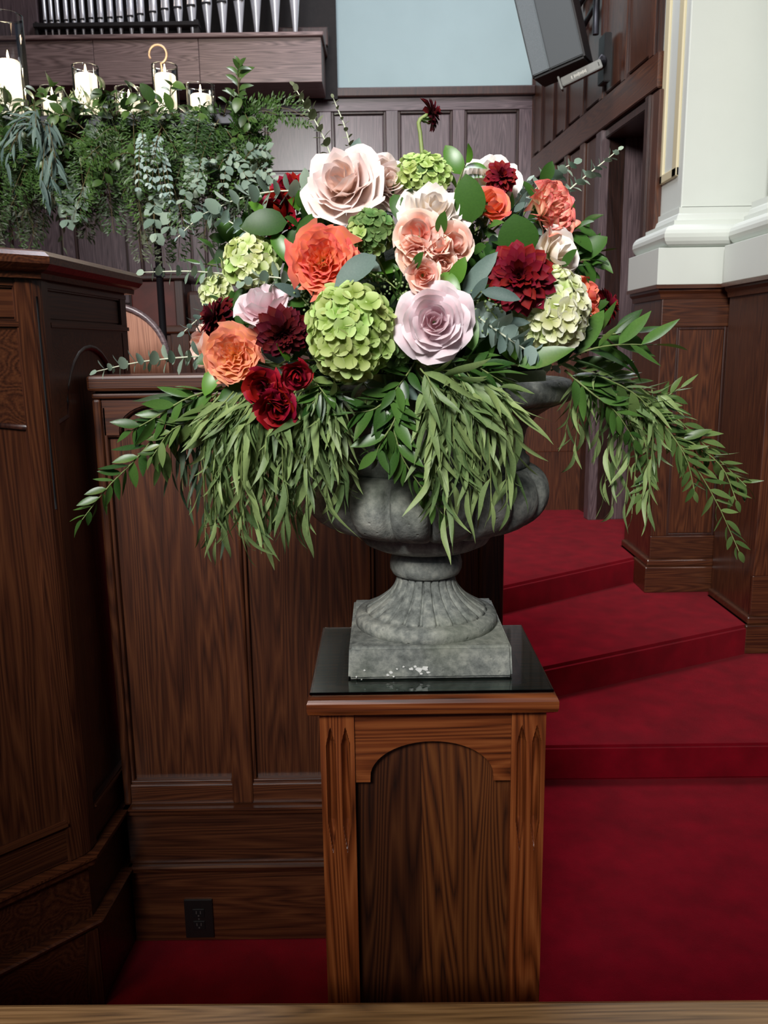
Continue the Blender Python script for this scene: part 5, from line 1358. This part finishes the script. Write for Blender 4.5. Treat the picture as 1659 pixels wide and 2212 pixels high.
# garland: sprigs are its parts, the larger leaves their sub-parts
ga = thing('greenery_garland', 'long mixed greenery garland draped along the candle shelf', 'garland', (pY(230, 280, YG).x, YG, zsh))
rg = random.Random(31)
leafset('g_salal', .60, 'garland_leaf', 'oval', (.35, .7), n=5)
leafset('g_euc', .80, 'eucalyptus_leaf', 'round', (.2, .4), n=4)
leafset('g_silver', .62, 'silver_leaf', 'oval', (.2, .4), n=4)
leafset('g_willow', .15, 'grey_leaf', 'lance', (.3, .7), n=5)
leafset('g_dull', .34, 'garland_dull_leaf', 'lance', (.3, .7), n=4)
def sprig(name, A_, d, key, n, ln, L, spread=1.0, droop=.0, mode='alt', stem='stem_brown'):
    """a sprig as a part of the garland: stem mesh with its leaves as sub-parts"""
    pts = spline([A_, A_ + d * L * .5 + Vector((0, -.01, .02 * (1 - droop))), A_ + d * L + Vector((0, -.01, -droop * L))], 6)
    o = link(name, tube_mesh(name, [q - A_ for q in pts], .0022, .001, stem, 4), ga, A_ - base_of(ga))
    ms = _CACHE['l', key]
    for i in range(n):
        f = .12 + .88 * i / max(1, n - 1); x = f * 5; k_ = min(int(x), 4); p = pts[k_].lerp(pts[k_ + 1], x - k_)
        tan = (pts[k_ + 1] - pts[k_]).normalized(); cd_ = (EYE - p).normalized(); side = tan.cross(cd_).normalized()
        for sg in ((1, -1) if mode == 'opp' else ((1,) if i % 2 else (-1,))):
            dd = tan + side * sg * spread * rg.uniform(.7, 1.3) + Vector((rg.uniform(-.3, .3), rg.uniform(-.4, .2), rg.uniform(-.2, .2) - droop * .5))
            nn = cd_ * .6 + Vector((rg.uniform(-.5, .5), rg.uniform(-.3, .3), .7))
            place('leaf', ms[rg.randrange(len(ms))], o, p - A_, frame_of(dd, nn), ln * rg.uniform(.75, 1.25))
    return o
def frond(name, A_, d, L, wide, mat, droop=.2, rows=20, thick=.0030, fine=5):
    """fine feathery frond: leaflets too small to pick apart, one joined mesh"""
    pts = spline([A_, A_ + d * L * .5, A_ + d * L + Vector((0, 0, -droop * L))], 8); vs, fs = [], []
    for i in range(rows):
        f = .05 + .95 * i / rows; x = f * 7; k_ = min(int(x), 6); p = pts[k_].lerp(pts[k_ + 1], x - k_) - A_
        tan = (pts[k_ + 1] - pts[k_]).normalized(); side = tan.cross((EYE - A_).normalized()).normalized(); up_ = side.cross(tan)
        w_ = wide * math.sin(PI * (.12 + .85 * f)) ** .7
        for sg in (-1, 1):
            for q in range(fine):
                g = (q + 1) / fine; c0 = p + side * sg * w_ * g * .8 + tan * w_ * g * .5 + up_ * rg.uniform(-.01, .01)
                dd = (side * sg * rg.uniform(.3, 1) + tan * rg.uniform(-.2, 1) + up_ * rg.uniform(-.5, .5)).normalized() * rg.uniform(.014, .026)
                nn = up_.cross(dd).normalized() * thick
                o = len(vs); vs += [c0, c0 + dd * .5 + nn, c0 + dd, c0 + dd * .5 - nn]; fs.append((o, o + 1, o + 2, o + 3))
    o = link(name, mesh(name, vs, fs, mat, False), ga, A_ - base_of(ga)); o['kind'] = 'stuff'
    link('stem', tube_mesh('stem', [q - A_ for q in pts], .0016, .0008, 'stem_brown', 4), o)
    return o
# dark underlayer: trailing plumosa along the whole shelf
for i in range(84):
    u = -120 + 670 * (i / 83) + rg.uniform(-15, 15); v = rg.uniform(225, 330); y = YG + rg.uniform(-.16, .08)
    A_ = pY(u, v, y); d = Vector((rg.uniform(-.6, .6), rg.uniform(-.7, .0), rg.uniform(-.9, .05))).normalized()
    frond('plumosa_frond', A_, d, rg.uniform(.16, .30), rg.uniform(.045, .075), 'fern_leaf', droop=.25)
for i in range(34):          # salal leaves on the upper edge
    u = -110 + 640 * (i / 33) + rg.uniform(-12, 12); v = 238 + rg.uniform(-10, 55); y = YG + rg.uniform(-.16, -.02)
    d = Vector((rg.uniform(-.5, .5), rg.uniform(-.8, -.1), rg.uniform(-.3, .5))).normalized()
    sprig('salal_sprig', pY(u, v, y), d, 'g_salal', 6, rg.uniform(.04, .058), rg.uniform(.07, .12), 1.0)
for i in range(30):          # darker salal in the middle
    u = -110 + 660 * (i / 29) + rg.uniform(-12, 12); v = rg.uniform(285, 360); y = YG + rg.uniform(-.2, -.06)
    d = Vector((rg.uniform(-.7, .7), rg.uniform(-.8, -.2), rg.uniform(-.9, .2))).normalized()
    sprig('salal_sprig', pY(u, v, y), d, 'g_salal', 6, rg.uniform(.035, .05), rg.uniform(.08, .14), 1.0, .2)
for i in range(12):          # grey-green willow tuft
    A_ = pY(95 + rg.uniform(-25, 25), 262 + rg.uniform(-10, 15), YG - .2); d = Vector((rg.uniform(-.7, .7), -.4, rg.uniform(-.7, .3))).normalized()
    sprig('willow_sprig', A_, d, 'g_willow', 9, .075, .13, .5, .8)
for i in range(6):           # silvery drooping sprig
    A_ = pY(318 + rg.uniform(-14, 40), 270 + rg.uniform(-6, 50), YG - .23); d = Vector((rg.uniform(-.25, .3), -.2, -1)).normalized()
    sprig('silver_sprig', A_, d, 'g_silver', 9, .020, .15, 1.0, .2, 'opp')
for (u, v) in [(490, 340), (505, 320), (520, 360), (470, 365), (540, 380), (430, 350), (455, 395), (500, 400), (560, 400), (400, 330)]:
    A_ = pY(u, v, YG - .2); d = Vector((rg.uniform(-.3, .8), -.4, rg.uniform(-.8, .5))).normalized()
    sprig('eucalyptus_sprig', A_, d, 'g_euc', 7, .030, .13, 1.1, .2, 'opp')
for (u, v) in [(150, 400), (146, 430), (135, 390), (180, 420), (340, 430), (370, 445), (330, 460)]:
    A_ = pY(u, v - 20, YG - .18); d = Vector((rg.uniform(-.2, .2), -.3, -1)).normalized()
    sprig('eucalyptus_sprig', A_, d, 'g_euc', 4, .042, .09, 1.0, .2, 'opp')
for i in range(46):          # dull trailing ends below
    u = -90 + 660 * (i / 45) + rg.uniform(-14, 14); A_ = pY(u, rg.uniform(330, 385), YG + rg.uniform(-.15, .08)); d = Vector((rg.uniform(-.5, .5), rg.uniform(-.3, .1), -1)).normalized()
    sprig('trailing_sprig', A_, d, 'g_dull', 9, rg.uniform(.025, .04), rg.uniform(.12, .24), .8, .2)
for i in range(40):
    u = -100 + 680 * (i / 39) + rg.uniform(-14, 14); A_ = pY(u, rg.uniform(320, 390), YG + rg.uniform(-.12, .1)); d = Vector((rg.uniform(-.5, .5), rg.uniform(-.3, .1), -1)).normalized()
    frond('plumosa_frond', A_, d, rg.uniform(.16, .30), rg.uniform(.04, .06), rg.choice(['fern_leaf', 'garland_dull_leaf']), droop=.15)
for i in range(14):          # feathery end of the garland toward the urn
    A_ = pY(500 + rg.uniform(-20, 30), 270 + rg.uniform(-30, 110), YG - .12); d = Vector((rg.uniform(.1, .7), -.2, rg.uniform(-.7, .8))).normalized()
    frond('plumosa_frond', A_, d, rg.uniform(.10, .17), .05, 'fern_leaf', droop=.35)
sprig('salal_sprig', pY(520, 235, YG - .05), Vector((.05, -.2, 1)).normalized(), 'g_salal', 9, .035, .14, .6)
